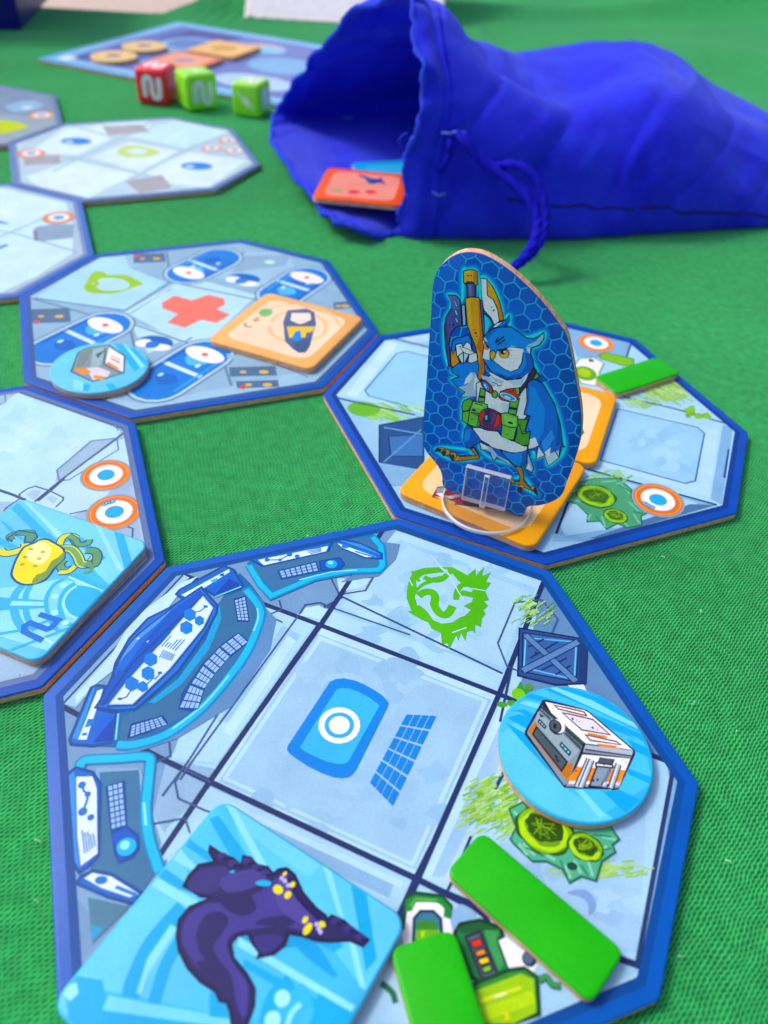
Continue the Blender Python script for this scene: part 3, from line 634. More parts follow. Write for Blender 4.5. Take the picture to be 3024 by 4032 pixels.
for x, y in ((1035, 225), (650, 500)):
    a.e('3a6cc4', x + 20, y - 8, 5.2, 3.6, -10); a.e('f0f4fa', x - 28, y - 5, 2.4, 2.2); a.e('f0f4fa', x + 40, y + 14, 3.2, 1.9); a.e('4a86dc', x + 8, y + 2, 1.9, 1.9)
a.e('d8f0f8', 1165, 145, 1.8, 1.2); a.l('6c84a8', .5, '1200,590 1330,640'); a.p('a0bcd8', '980,540 1120,570 1080,580 980,560')
a.build('printed_artwork', C)

# ---- far tile: white hall, colours paled partly to paint in sky sheen
D, a = tile(-0.115972, 0.346887, 3.942332, 'far pale white room tile lying alone below the dice', edge='6c84c0', band='8c98b8', floor='dceaf4')
a.fr(0, 0, .9114)
a.p('c4d4e4', '60,640 240,540 450,530 440,585 640,570 660,520 740,510 1000,560 1110,700 920,820 760,830 700,760 540,790 600,840 360,870 90,790'); a.p('e4f0f8', '110,760 330,690 590,750 370,860 200,840'); a.p('e4f0f8', '270,560 440,540 500,590 330,670 120,660'); a.p('d4ecf8', '660,550 760,520 990,570 800,640 560,590'); a.p('e2eef6', '390,680 560,610 780,650 600,740'); a.p('e4eef6', '620,740 830,650 1070,690 900,810 760,800')
a.l('b4c4d8', 1.6, '60,650 330,690 620,755 700,800'); a.l('b4c4d8', 1.6, '300,540 520,600 800,650 1080,690'); a.l('b4c4d8', 1.4, '230,740 520,600 660,520'); a.l('b4c4d8', 1.4, '540,790 800,650 1000,570')
for t in ('440,545 610,540 650,570 470,585', '100,680 255,670 260,705 110,715', '540,785 700,755 745,815 600,835'): a.p('a8a8b2', t)
for x, y in ((330, 610), (850, 718)): a.e('4f90e0', x, y, 6.6, 4.6); a.e('d0e4f6', x - 30, y + 2, 2, 1.6)
ring(a, 135, 662, 5.4, 'f09a60'); ring(a, 990, 605, 4.6, 'f4b080'); ring(a, 915, 640, 4.4, 'f0a888'); ring(a, 1015, 650, 4.6, 'f4b488')
a.p('c4dc8c', '505,655 530,632 600,628 690,655 640,678 545,680', 1); a.p('dfecf2', '545,655 590,642 640,655 600,668', 1)
a.build('printed_artwork', D)

# ---- left tiles
L1, a = tile(-0.098325, 0.113955, 3.921020, 'pale left room tile under the yellow squid token, two orange rings on its corner', edge='3c60bc', band='6c7cae', floor='a9bcd8')
a.fr(0, 900, .9114)
a.p('c4e2f4', '-100,830 75,710 110,705 535,862 500,905 390,915 250,1040 220,1180 -100,1180'); mottle(a, ['bcdcf0', 'cce6f6'], 0, 740, 400, 1000, 20, 50, 3)
a.p('c8e0f4', '300,1060 500,920 560,900 580,1000 440,1180 200,1300 0,1240'); a.p('a8b8d8', '545,880 600,870 660,1120 620,1200 560,1040')
a.l('4c5c88', .55, '75,705 550,872 262,1088 150,1180'); a.l('6c80ac', .35, '245,1045 395,918 505,905 512,955 300,1085 258,1092 245,1045'); a.l('6c80ac', .35, '-20,770 25,750 20,710'); a.l('6c80ac', .4, '485,835 510,870 545,872')
a.fr(0, 1900, .42194)
a.l('4a5280', .75, '-40,60 120,115 240,165'); a.l('4a5280', .75, '350,172 470,75 600,-40'); a.l('5c6c9c', .4, '35,270 60,235 190,150 180,110 260,55 330,35 460,75 590,140 590,165 520,230'); a.l('5c6c9c', .4, '650,295 800,262 860,285'); a.l('5c6c9c', .4, '1160,400 1240,430 1235,520')
a.p('b4c8e4', '240,110 300,70 380,80 350,140 300,160'); a.p('b4c8e4', '430,150 480,120 540,150 500,200'); a.p('b8c0dc', '1200,40 1250,30 1400,560 1330,560')
ring(a, 990, -70, 5.3, 'e8844c'); ring(a, 1068, 275, 5.5, 'e8844c', ticks=((975, 205), (1000, 192), (1028, 185), (1052, 178)))
a.l('4a5280', .6, '60,1600 50,1700 200,1790'); a.p('a8c0e0', '-100,1560 330,1700 200,1790 -100,1840')
a.build('printed_artwork', L1)

L2, a = tile(-0.156279, 0.251181, 3.930698, 'white room tile cut off by the left edge, grey block and orange ring on its corner', edge='5c7ccc', band='8494c0', floor='b8c4d8')  # pale print, made paler to stand for sheen from the sky
a.fr(0, 700, .4822)
a.p('d4eaf6', '-400,100 0,80 540,205 600,400 590,620 300,800 0,940 -300,1000'); a.p('dcecf6', '-300,90 0,90 520,205 330,380 200,420 0,300'); a.p('d4e8f4', '-100,560 120,490 590,620 0,930 -200,900')
a.l('a4b8d4', 1.0, '-100,420 100,450 280,500 640,610'); a.l('a4b8d4', .9, '0,480 200,400 350,330'); a.p('98a8c4', '270,430 300,400 430,380 600,380 600,490 330,520 280,515'); a.p('8c7c88', '270,430 300,430 310,515 285,515'); ring(a, 480, 325, 5.4, 'f09058')
a.p('4f90dc', '-40,340 60,370 70,385 -40,365'); a.p('4f90dc', '-40,570 60,540 70,555 -40,600')
a.build('printed_artwork', L2)

E_, a = tile(-0.212609, 0.384063, 3.940436, 'grey room tile at the far left edge with a yellow-green blot', edge='7484b4', band='8c94b0', floor='a4aebc')
a.fr(0, 300, .4822)
a.p('8c9cb8', '-100,60 200,110 420,150 440,290 300,330 -100,300'); a.p('a8c0e4', '40,250 130,215 260,200 360,240 250,280 120,290', 1); a.e('e8f4fc', 220, 255, 2.6, 2); a.p('c4d840', '-60,380 40,360 160,380 230,410 150,440 40,468 -60,465', 1); ring(a, 340, 318, 5.6, 'f0a45c')
a.build('printed_artwork', E_)

# ------------------------------------------------------------------ tokens lying on the tiles
def square(c, ang, w, h=None, r=0.0026):
    h = h or w; u = Vector((math.cos(ang), math.sin(ang))); v = Vector((-u.y, u.x))
    return rounded([c - u * w / 2 - v * h / 2, c + u * w / 2 - v * h / 2, c + u * w / 2 + v * h / 2, c - u * w / 2 + v * h / 2], r)
def disc(c, r, n=56): return [c + Vector((math.cos(2 * math.pi * k / n), math.sin(2 * math.pi * k / n))) * r for k in range(n)]
def token(name, label, cat, outline, z, ink, group=None, th=TT):
    c = sum(outline, Vector((0, 0))) / len(outline)
    t = empty(name, (c.x, c.y, z), 0, label, cat, group)
    slab(outline, z, th, ink, t, 0.00045)
    return t, level_print(z + th, inset(outline, 0.0004))
def mm(x, y): return Vector((x, y)) * 0.001
TG, ZT, SQ = 'tokens on the room tiles', TZ + 0.00008, 0.0331

# squid token
fr = (0, 1900, .42194)
def fpt(f, x, y, z): return flat(f[0] + x * f[2], f[1] + y * f[2], z).to_2d()
p0, p1, p2 = (fpt(fr, *q, ZT + TT) for q in ((190, 150), (1400, 580), (350, 1660)))
c = (p0 + p2) / 2; d = p2 - p0
T1, a = token('monster_token', 'square light-blue token printed with a yellow squid and a dark N', 'token', square(c, math.atan2(d.y, d.x) + R(45), SQ), ZT, '6cc4f0', TG)
a.fr(*fr)
a.p('8cd6f6', '190,150 700,320 1400,580 1000,1000 700,700 300,300'); a.p('7ccbf2', '-500,600 0,300 190,150 500,480 300,1000 -300,1200')
for col, t in (('58b6ec', '100,240 170,190 470,500 380,520'), ('a8e2fa', '230,180 280,200 620,520 560,540'), ('58b6ec', '0,350 60,380 300,600 100,470'), ('58b6ec', '-60,480 250,640 150,640 -60,560'), ('a8e2fa', '880,380 930,400 1160,830 1100,820'), ('58b6ec', '1060,440 1150,460 1230,740 1160,800'), ('5cbcee', '580,560 700,640 1020,960 960,1010 700,860')): a.p(col, t)
a.p('9cdcf6', '560,900 900,960 980,1020 700,1300 480,1580 200,1500 -100,1400 -100,1000 200,960'); a.l('58b6ec', 1.3, '620,840 960,985', 0); a.l('b4e8fa', .5, '640,880 940,1010')
a.l('58b6ec', 1.5, '210,960 130,1080 150,1260 240,1400', 1); a.l('58b6ec', 1.1, '290,950 240,1060 250,1240 330,1380', 1)
a.p('58b6ec', '-100,1060 100,1080 450,1100 460,1170 90,1190 -100,1200'); a.p('a4e0f8', '110,1105 440,1115 440,1150 90,1150')
a.p('8ed4f4', '620,900 560,930 470,1040 450,1180 490,1330 600,1400 700,1300'); a.l('58b6ec', .8, '600,900 500,960 430,1100 470,1290 560,1400', 1); a.l('58b6ec', .9, '700,940 600,1020 560,1150 600,1290 680,1340', 1); a.p('52b4ea', '720,960 950,1030 760,1260 660,1250 600,1130 640,1020', 1); a.l('a4e0f8', .55, '715,965 630,1030 590,1130 640,1230 740,1275', 1)
for x, y in ((592, 960), (512, 1062), (510, 1215), (612, 1308)): a.e('b4ecfc', x, y, .65)
a.l('58b6ec', .6, '-50,1420 250,1370 560,1240'); a.l('58b6ec', .6, '80,1570 350,1470 640,1360'); a.l('b4e8fa', .6, '380,1440 520,1520')
a.l('3a78d8', 1.15, '365,1230 545,1285 480,1355 440,1370 280,1310 230,1340 225,1390 290,1425 400,1475', 0)
OUT = '2f5a94'
a.l('5cb4ea', 1.6, '420,480 520,560 700,520 860,640 960,720', 1)
for w_, col in ((1.5, OUT), (1.05, '6a9c6c')):
    a.l(col, w_, '110,540 90,500 180,470 300,470 260,560 330,590', 1); a.l(col, w_, '560,570 600,510 660,500 720,580 820,560', 1)
a.p(OUT, '60,520 180,440 340,470 360,510 300,570 220,560 230,500 140,490 110,560')
a.p('5c9878', '80,520 180,455 330,480 340,510 290,555 240,550 250,500 150,480 110,540')
for w_, col in ((2.0, OUT), (1.5, 'd8d84c')): a.l(col, w_, '0,630 40,660 110,655 220,620 240,570', 1)
for w_, col in ((1.7, OUT), (1.25, 'd4d850'), ): a.l(col, w_, '470,600 540,610 580,520 650,495 720,520', 1)
for w_, col in ((1.5, OUT), (1.05, '6ca474')): a.l(col, w_, '640,495 700,530 740,580 820,565 835,530', 1)
for w_, col in ((2.2, OUT), (1.75, 'd0d850'), (1.1, '78a868')): a.l(col, w_, '560,620 660,620 720,680 760,760 830,760 890,700', 1)
for w_, col in ((2.0, OUT), (1.5, '6a9c70')): a.l(col, w_, '800,760 880,760 910,690 880,640 800,635', 1)
for w_, col in ((1.8, OUT), (1.35, '6ca474')): a.l(col, w_, '600,720 560,770 600,820 680,800', 1)
for w_, col in ((1.5, OUT), (1.05, 'd4d850')): a.l(col, w_, '550,840 640,830 700,780', 1)
a.l('6a9c70', .7, '780,840 840,830 870,760', 1)
BODY = '330,560 360,540 430,530 500,560 590,620 600,700 570,740 510,800 450,880 380,930 250,955 160,930 110,870 120,800 160,700 220,610 280,580'
a.o('e8e04c', .45, BODY, 1, OUT); a.p('7c9c50', '600,650 590,720 500,800 440,880 360,935 300,945 330,870 420,830 480,740 540,700', 1); a.p('f4f0a8', '300,590 420,560 480,640 400,760 280,740 240,680', 1); a.p('ece04c', '170,760 250,730 350,780 330,880 240,930 160,900 130,840', 1)
for x, y in ((288, 622), (400, 650), (238, 697), (365, 712), (210, 765), (328, 780)): a.e('8a7c40', x, y, .42, .32); a.e('d8cc58', x, y, .26, .18)
a.build('printed_artwork', T1)

# black monster token
fr = (200, 3100, .8439)
p0, p1 = fpt(fr, 815, 55, ZT + TT), fpt(fr, 1652, 600, ZT + TT); d = (p1 - p0).normalized(); nrm = Vector((d.y, -d.x))
T2, a = token('monster_token', 'square light-blue token printed with a black long-tailed monster with yellow spots', 'token', square((p0 + p1) / 2 + nrm * SQ / 2, math.atan2(d.y, d.x), SQ), ZT, '62c0f0', TG)
a.fr(*fr)
a.p('74ccf4', '820,50 1660,600 1500,1000 1200,600 900,300'); a.p('84d4f6', '830,60 1280,350 1200,420 900,200'); a.p('7ad0f4', '60,880 600,300 700,560 400,960 200,1100'); a.p('58bcee', '180,1000 260,950 1000,1104 100,1200')
for col, t in (('44aee6', '740,150 780,130 960,380 860,360'), ('9ce2fa', '815,80 850,75 1010,370 960,350'), ('44aee6', '640,230 700,290 900,480 640,270'), ('9ce2fa', '600,280 640,330 800,470 560,330'), ('44aee6', '520,370 740,520 480,440'), ('9ce2fa', '500,420 700,540 640,560 470,460'), ('44aee6', '1400,450 1470,480 1520,800 1470,860'), ('9ce2fa', '1270,370 1300,360 1370,620 1340,590'), ('9ce2fa', '1390,720 1420,720 1470,940 1440,930'), ('44aee6', '1060,620 1300,690 1370,740 1320,770'), ('3aa4e0', '1080,680 1250,740 1340,880 1320,890 1200,800'), ('9ce2fa', '880,700 1420,1020 1400,1050 870,740'), ('44aee6', '900,800 1300,1020 1280,1060 900,840')): a.p(col, t)
a.l('44aee6', 2.4, '620,560 480,720 400,880 370,980', 1); a.l('44aee6', 1.6, '610,700 540,820 500,940 480,1010', 1); a.p('9ae0f8', '560,640 590,660 460,860 420,970 400,960 450,800')
a.p('44aee6', '60,900 120,880 240,900 260,1000 560,1060 860,1104 100,1200'); a.p('88d8f8', '270,970 420,1000 860,1080 880,1130 240,1040'); a.p('a4e6fa', '60,930 120,910 130,960 90,1000 50,960')
a.l('44aee6', 1.8, '1120,900 1040,980 1000,1104', 1); a.l('58bcee', 2.8, '1200,960 1130,1020 1090,1150', 1); a.e('b0eafc', 1080, 985, 1.0); a.e('b0eafc', 1035, 1085, 1.0); a.l('9ce2fa', .7, '1165,1010 1120,1060 1100,1130', 1); a.p('44aee6', '1250,960 1420,1060 1380,1200 1180,1200')
a.l('44aee6', 1.0, '640,260 760,340'); a.p('44aee6', '740,960 800,930 830,1080 740,1070')
LZ = '850,1130 840,1050 825,1000 790,995 770,950 700,905 640,840 600,760 590,690 600,620 650,560 750,515 700,508 655,478 622,460 645,415 690,365 770,350 742,300 745,280 790,310 850,335 890,370 900,325 930,330 960,365 1010,375 1035,408 1065,385 1100,380 1135,410 1175,495 1235,565 1280,600 1290,625 1310,602 1365,625 1405,660 1478,712 1455,738 1395,712 1300,718 1240,712 1170,690 1110,680 1090,735 1040,775 970,790 978,770 945,730 922,680 870,690 838,730 850,800 910,870 948,940 945,1020 905,1130'
a.p('35a0dc', '700,600 1300,680 1350,720 1000,760'); a.p('2e2a5e', LZ); a.l('221e4c', .5, LZ, 0, 1)
a.p('48428e', '640,600 740,540 860,540 1000,470 1060,420 1120,440 1170,520 1250,610 1200,670 1080,650 960,660 860,680 820,740 860,850 920,950 900,1080 840,960 720,880 640,780 610,700', 1)
a.p('302c64', '790,580 720,600 680,680 690,760 720,800 680,820 720,880 800,940 830,1000 860,1000 840,880 760,760 800,680 830,620', 1); a.p('4c4694', '860,640 820,720 850,820 920,920 900,1000 870,880 800,760 810,680', 1)
a.p('3e3a7c', '640,470 690,390 800,370 830,400 780,480 700,495', 1); a.p('2e2a60', '780,500 900,480 960,560 900,600 820,570', 1); a.p('403a80', '950,700 1060,690 1080,720 1030,765 985,775', 1); a.p('4c468e', '800,420 960,380 1010,420 940,470 820,490', 1); a.p('302c64', '1000,610 1140,600 1110,650 960,640', 1)
a.p('544c96', '1070,410 1110,420 1150,500 1220,590 1180,640 1080,580 1050,500', 1); a.l('221a58', .7, '1110,420 1160,520 1260,620', 1)
for x, y in ((800, 320), (850, 355), (915, 345), (960, 375), (1000, 400), (1330, 625), (1390, 660), (1445, 700)): a.e('403a7c', x, y, .7, .5); a.e('1e184e', x + 14, y + 12, .4, .25)
for x, y, r, r2 in ((1092, 404, .7, .5), (1060, 478, 1.2, 1.5), (1106, 503, 1.1, .9), (1128, 455, .9, .7), (1187, 619, 1.0, .7), (1198, 662, 1.7, .95), (1266, 640, .8, 1.0)): a.e('e8dc30', x, y, r * .5, r2 * .5, 60)
for x, y in ((1078, 425), (1092, 438), (1108, 458), (1240, 640), (1250, 660), (1258, 676)): a.e('c8b8f4', x, y, .3)
a.p('48b4ea', '955,445 985,435 1025,440 1020,460 975,460', 1); a.p('48b4ea', '830,398 845,388 862,392 850,402')
a.build('printed_artwork', T2)

# round crate token on the near tile
fr = (1900, 2600, .48222); TC, tr = mm(33.5, 70.6), 0.0126
T3, a = token('crate_token', 'round blue token printed with a white and orange crate, on the big control-room tile', 'token', disc(TC, tr), ZT, '58bcee', 'round crate tokens')
a.fr(*fr)
a.p('64c4f2', '140,500 500,200 1300,600 1390,1000 900,1310 300,1100 130,700'); a.p('76d0f6', '150,600 300,480 700,1060 1100,1310 700,1340 300,1150 140,800')
for t in ('500,235 640,190 1000,330 1250,470 1300,560 900,400', '330,300 400,270 800,390 1200,560 1380,640 1380,700 900,440', '740,190 820,200 1100,320 1200,400 1000,330', '230,410 340,400 430,450 400,480 300,420', '200,470 300,440 420,480 360,560', '180,500 350,600 420,720 640,1010 300,640', '1180,880 1390,960 1390,1020 1190,930', '980,1070 1120,1060 1290,1140 1160,1240', '1180,640 1390,740 1390,810 1240,740', '620,370 1000,480 1250,640 1000,540'): a.p('30a8e8', t)
for t in ('520,215 560,205 900,330 1290,540 1310,580 900,390', '760,1060 820,1055 1010,1270 960,1290', '300,350 340,330 480,360 460,400'): a.p('8cdcf8', t)
K = '241a3c'
a.p(K, '490,325 520,322 820,395 860,410 1245,735 1245,770 1110,1055 1060,1062 1040,1050 1030,1055 880,1050 790,1050 760,1045 665,1040 345,610 345,580 400,480'); 
a.p('8c98a4', '480,380 820,680 800,740 690,1010 665,1020 365,600 365,580'); a.p('a0adb8', '450,420 560,510 790,740 770,760 700,830 430,500'); a.p('54686c', '485,365 820,670 815,710 480,390'); a.l(K, .3, '478,385 560,455'); a.l(K, .3, '668,560 815,690'); a.l('30403c', .4, '490,380 810,680'); a.p('3c5058', '470,395 560,475 550,490 465,410'); a.p('3c5058', '680,585 805,705 800,735 665,600')
a.p('c4741c', '425,505 445,520 440,560 700,840 735,850 745,830 700,980 660,950 370,580'); a.p('8a98a8', '368,590 380,590 685,985 670,1020'); a.o('4c5c60', .28, '440,545 690,830 645,905 410,605', line=K)
for t in ('470,440 480,465', '490,450 488,465', '590,775 610,800', '600,800 615,830', '620,815 625,830'): a.l(K, .3, t)
a.o('c0f0f8', .25, '465,485 515,540 505,555 455,505', line=K); a.o('80d8f8', .25, '645,675 718,750 705,775 632,695', line=K); a.l(K, .2, '482,502 472,520'); a.l(K, .2, '500,520 490,540'); a.l(K, .2, '668,700 656,720'); a.l(K, .2, '695,728 682,748')
a.p('f2eef4', '510,340 820,405 860,425 1225,735 1130,720 840,680 640,500 560,430'); a.p('e08a2c', '560,360 810,405 815,412 600,375'); a.p('e08a2c', '630,425 840,470 830,460 700,430'); a.p('e88a24', '940,690 1110,715 1120,735 960,705'); a.p('e88a24', '850,590 1010,620 1020,640 870,620'); a.p('e88a24', '930,680 1100,700 1090,715 950,700')
a.o('f0ecf4', .26, '585,370 830,425 850,455 620,400', line=K); a.o('e4dcf0', .26, '650,430 900,485 1040,610 810,570', line=K); a.o('f0ecf4', .26, '840,610 1090,665 1130,692 880,655', line=K)
for t in ('730,470 740,490', '765,488 770,490', '785,503 790,505', '890,545 905,560', '935,567 940,570'): a.l(K, .3, t)
a.e(K, 605, 545, 1.32, 1.5); a.e('f2eef4', 618, 540, 1.1, 1.35); a.e(K, 596, 540, 1.0, 1.25); a.e('4c5c60', 592, 540, .85, 1.1); a.l(K, .5, '590,520 590,560')
a.p('b8bccc', '840,690 1230,740 1215,790 820,750'); a.l(K, .3, '835,730 1222,785'); a.p('8c94a8', '830,735 1218,788 1210,800 825,755'); a.p('f2eef4', '815,770 1205,805 1110,1040 690,1020 770,870'); a.p('f08c1c', '770,870 1170,900 1120,1000 690,985 705,960'); a.p('9aa0b4', '690,1010 1115,1020 1105,1045 680,1030')
a.o('8c98ac', .28, '960,800 1070,815 980,1040 870,1030', line=K); a.p('4c5868', '955,800 1065,812 1050,850 945,845'); a.p('6c7890', '1030,880 1060,880 990,1040 960,1035'); a.o('f4f0f6', .28, '925,840 1060,858 1065,880 925,868', line=K)
for x0, y0, x1, y1 in ((870, 810, 770, 1035), (890, 815, 800, 1040), (1110, 850, 1045, 1045), (1005, 1000, 990, 1030)):
    a.l(K, 1.0, [(x0, y0), (x1, y1)]); a.l('b4b8c8', .62, [(x0, y0), (x1, y1)]); a.l('e4e6f0', .2, [(x0 - 6, y0), (x1 - 6, y1)])
for t in ('900,975 905,995', '930,985 945,970', '760,900 765,910', '1140,815 1145,818', '1165,830 1172,834', '985,862 990,864'): a.l(K, .3, t)
a.build('printed_artwork', T3)

# round crate token on the sick bay
fr = (0, 1300, .4822)
T4, a = token('crate_token', 'round blue token printed with a crate, over the left pod of the sick-bay tile', 'token', disc(mm(-77.2, 176.5), 0.0126), ZT, '7cccf0', 'round crate tokens')
a.fr(*fr)
for t in ('930,100 1000,110 1150,300 1100,340', '1040,130 1100,150 1210,260 1190,290', '680,440 740,440 720,500 680,495', '860,440 920,430 960,480 900,490'): a.p('4cb4e4', t)
for t in ('1000,110 1040,130 1180,290 1150,310', '600,400 680,420 680,495 600,480'): a.p('9ce4f8', t)
a.o('8c98a4', .4, '640,180 720,140 890,120 1020,210 1010,350 880,390 760,420 580,340', line='4c5468'); a.p('7c8c8c', '650,190 740,150 760,160 680,300 620,310'); a.p('a4b8c0', '760,160 880,130 850,200 820,290 740,300'); a.p('4c5c68', '780,200 860,160 800,230'); a.p('eceaf2', '890,140 1010,215 1005,340 860,270'); a.p('e8985c', '880,255 970,310 960,330 870,275'); a.p('e8985c', '900,220 980,262 978,275 900,235'); a.p('c8c8d8', '910,200 985,240 980,255 905,215'); a.p('d8d4e4', '700,310 800,300 900,340 880,380 760,410'); a.p('e89850', '620,305 700,310 750,345 690,365 610,335'); a.p('e89850', '770,365 830,375 870,385 830,410 760,390'); a.l('4c5468', .35, '860,140 850,280 990,355')
a.build('printed_artwork', T4)

# orange tokens
def orange(label, c, ang, ink='f0b060', z=ZT, rim='fbd8b4', w=SQ, name='item_token'):
    t, a = token(name, label, 'token', square(c, ang, w), z, ink, 'orange square tokens')
    a.p(rim, [Vector(q) for q in square(c, ang, w * .80, r=w * .12)])
    return t, a
def fit4(f, q, z):
    P = [fpt(f, *p, z) for p in q]; c = sum(P, Vector((0, 0))) / 4; e = (P[1] - P[0]) + (P[2] - P[3]); return c, math.atan2(e.y, e.x)
f1 = (0, 900, .9114)
c, g_ = fit4(f1, [(1140, 272), (1572, 378), (1352, 615), (908, 478)], ZT + TT)
T5, a = orange('peach-orange square token printed with a small yellow and blue machine, on the sick-bay tile', c, g_, 'f2b878', rim='fcdcc0')
a.fr(700, 900, .4822)
a.l('f6c898', 1.2, '760,760 830,700 1000,680 1180,740 1200,850 1060,920 880,920 770,860 745,800', 1); a.l('f6c898', .8, '640,760 740,660 1000,620 1240,690 1330,800', 1)
a.p('7cc078', '660,685 700,655 770,665 765,700 700,720', 1); a.l('c0a090', .9, '550,770 560,800 610,800', 1); a.l('c0a090', .8, '610,740 670,750'); a.l('c0a090', .8, '650,725 630,765')
a.o('5c6c98', .3, '900,670 1050,655 1110,680 1125,780 1100,860 1075,960 1040,1010 990,1012 940,980 880,920 865,760', line='4a5888'); a.p('f8e0d0', '930,690 1080,690 1090,740 1060,770 990,780 920,750'); a.p('f0c850', '890,800 960,800 1040,800 1120,800 1100,840 1050,850 1040,890 910,890'); a.p('3c90dc', '955,845 1000,830 1010,870 1005,915 960,920 935,890'); a.l('4a5888', .5, '920,760 1000,790 1090,750'); a.p('4c5c88', '940,930 1080,890 1060,990 1000,1012 950,985')
a.build('printed_artwork', T5)
e0, e1 = mm(1.2, 133.6), mm(32.7, 116.6); d = (e1 - e0).normalized()
T6, a = orange('yellow-orange square token printed with a red book, under the clear base of the owl standee', (e0 + e1) / 2 + Vector((-d.y, d.x)) * SQ / 2, math.atan2(d.y, d.x), 'f0a838', rim='fad4a4')
a.fr(1640, 1500, .42194)
a.o('b82c3c', .3, '150,1080 200,990 270,985 420,1060 640,1150 700,1190 440,1160 360,1150 250,1110', line='3c2c4a'); a.p('8898b4', '190,1000 270,990 260,1040 180,1040'); a.p('f0e4ec', '180,1050 300,1040 420,1075 330,1100 240,1090'); a.p('e0c878', '165,1075 250,1090 370,1135 350,1150 240,1115'); a.e('a82434', 300, 1045, 1.5, 1.0); a.p('3c2c4a', '420,1120 640,1160 600,1175 420,1150')
a.build('printed_artwork', T6)
e0, e1 = mm(49.1, 146.8), mm(60.1, 177.9); d = (e1 - e0).normalized()
T7, a = orange('yellow-orange square token half hidden behind the owl standee', (e0 + e1) / 2 + Vector((-d.y, d.x)) * SQ / 2, math.atan2(d.y, d.x), 'f4b048', rim='fcdcbc')
a.fr(2224, 1600, .4822); a.p('5a5a3c', '-200,120 120,120 160,215 140,240 -200,300'); a.p('8a8a50', '-200,150 100,160 120,210 -200,260')
a.build('printed_artwork', T7)

# green bars
GB = 'green bar markers'
def bar(label, c, ang, ln=.0243, wd=.0087, z=ZT, ink='38b430', tilt=None):
    return token('bar_marker', label, 'marker', square(c, ang, ln, wd, .0016), z, ink, GB)[0]
c, g_ = fit4((1500, 3300, .7233), [(540, -50), (1330, 620), (1140, 890), (370, 200)], ZT + TT)
bar('green cardboard bar lying slantwise beside the slime plant on the near tile', c, g_)
c1, c2, c3 = mm(4.0, 39.6), mm(13.2, 41.6), mm(17.0, 30.2); d = (c3 - c2).normalized()
bar('green cardboard bar cut off by the bottom edge of the picture', (c1 + c2) / 2 + d * .0122, math.atan2(d.y, d.x), wd=.0092)
c, g_ = fit4((2224, 1200, .4822), [(430, 735), (935, 560), (760, 415), (250, 570)], ZT + TT)
bar('green cardboard bar lying on the far corner of the overgrown tile', c, g_, ln=.0238, wd=.0095)

# ------------------------------------------------------------------ owl standee
PA = Vector((0.0128318, 0.1322287, 0)); PU = Vector((0.945227, -0.326413, 0)); PN = Vector((PU.y, -PU.x, 0)); PN = PN if PN.y < 0 else -PN
CT = 0.0019
ST = empty('standee', (0.0216, 0.1292, ZT + TT), 0, 'upright card standee of a blue owl with a rifle in a clear plastic base', 'standee')
def card_px(X, Y):
    q = upright(X, Y, PA, PN) - PA; return Vector((q.dot(PU), q.z))
def card_3d(p, h): return PA + PU * p.x + Vector((0, 0, p.y)) + PN * h
t1 = [(100, 1590), (125, 1200), (150, 850), (165, 600), (178, 440), (220, 305), (290, 212), (400, 132), (500, 96), (600, 92), (720, 117), (850, 180), (1000, 280), (1150, 408), (1300, 556), (1440, 720), (1560, 885), (1650, 1050)]
t2 = [(1510, 120), (1532, 260), (1540, 420), (1520, 580), (1480, 730), (1440, 850), (1395, 960), (1370, 1040), (1320, 1098), (1230, 1143), (1130, 1166), (1050, 1172), (1022, 1200), (1000, 1250), (960, 1264), (800, 1205), (600, 1127), (410, 1062), (285, 1018), (240, 962), (235, 880), (200, 800), (140, 722), (85, 650), (60, 560), (60, 420), (70, 250)]
OL = [card_px(1640 + x * .36166, 960 + y * .36166) for x, y in t1] + [card_px(1640 + x * .42194, 1500 + y * .42194) for x, y in t2]
OL = catmull(OL, True, 4)
if area(OL) < 0: OL.reverse()
inv = xf(ST).inverted(); n = len(OL)
def loops(levels):
    V = []
    for d, h in levels: V += [inv @ card_3d(p, h) for p in (inset(OL, d) if d else OL)]
    F = [[r * n + i, r * n + (i + 1) % n, (r + 1) * n + (i + 1) % n, (r + 1) * n + i] for r in range(len(levels) - 1) for i in range(n)]
    return V, F
def cap(k, flip):
    tr_ = tessellate_polygon([[Vector((p.x, p.y, 0)) for p in OL]])
    return [[k * n + i for i in (t if (area([OL[j] for j in t]) > 0) != flip else t[::-1])] for t in tr_]
V, F = loops([(0, -CT), (0, -.0002)]); F += cap(0, True) + cap(1, False)
card = link('card', mesh('card', V, F), M_CORE, ST)
V, F = loops([(0, -.0002), (.00004, -.00006), (.00012, 0)]); F += cap(2, False)
link('printed_face', mesh('printed_face', V, F, '1a60c4'), M_PRINT, card, True)
a = Print(card_px, card_3d); a.STEP = 3e-6
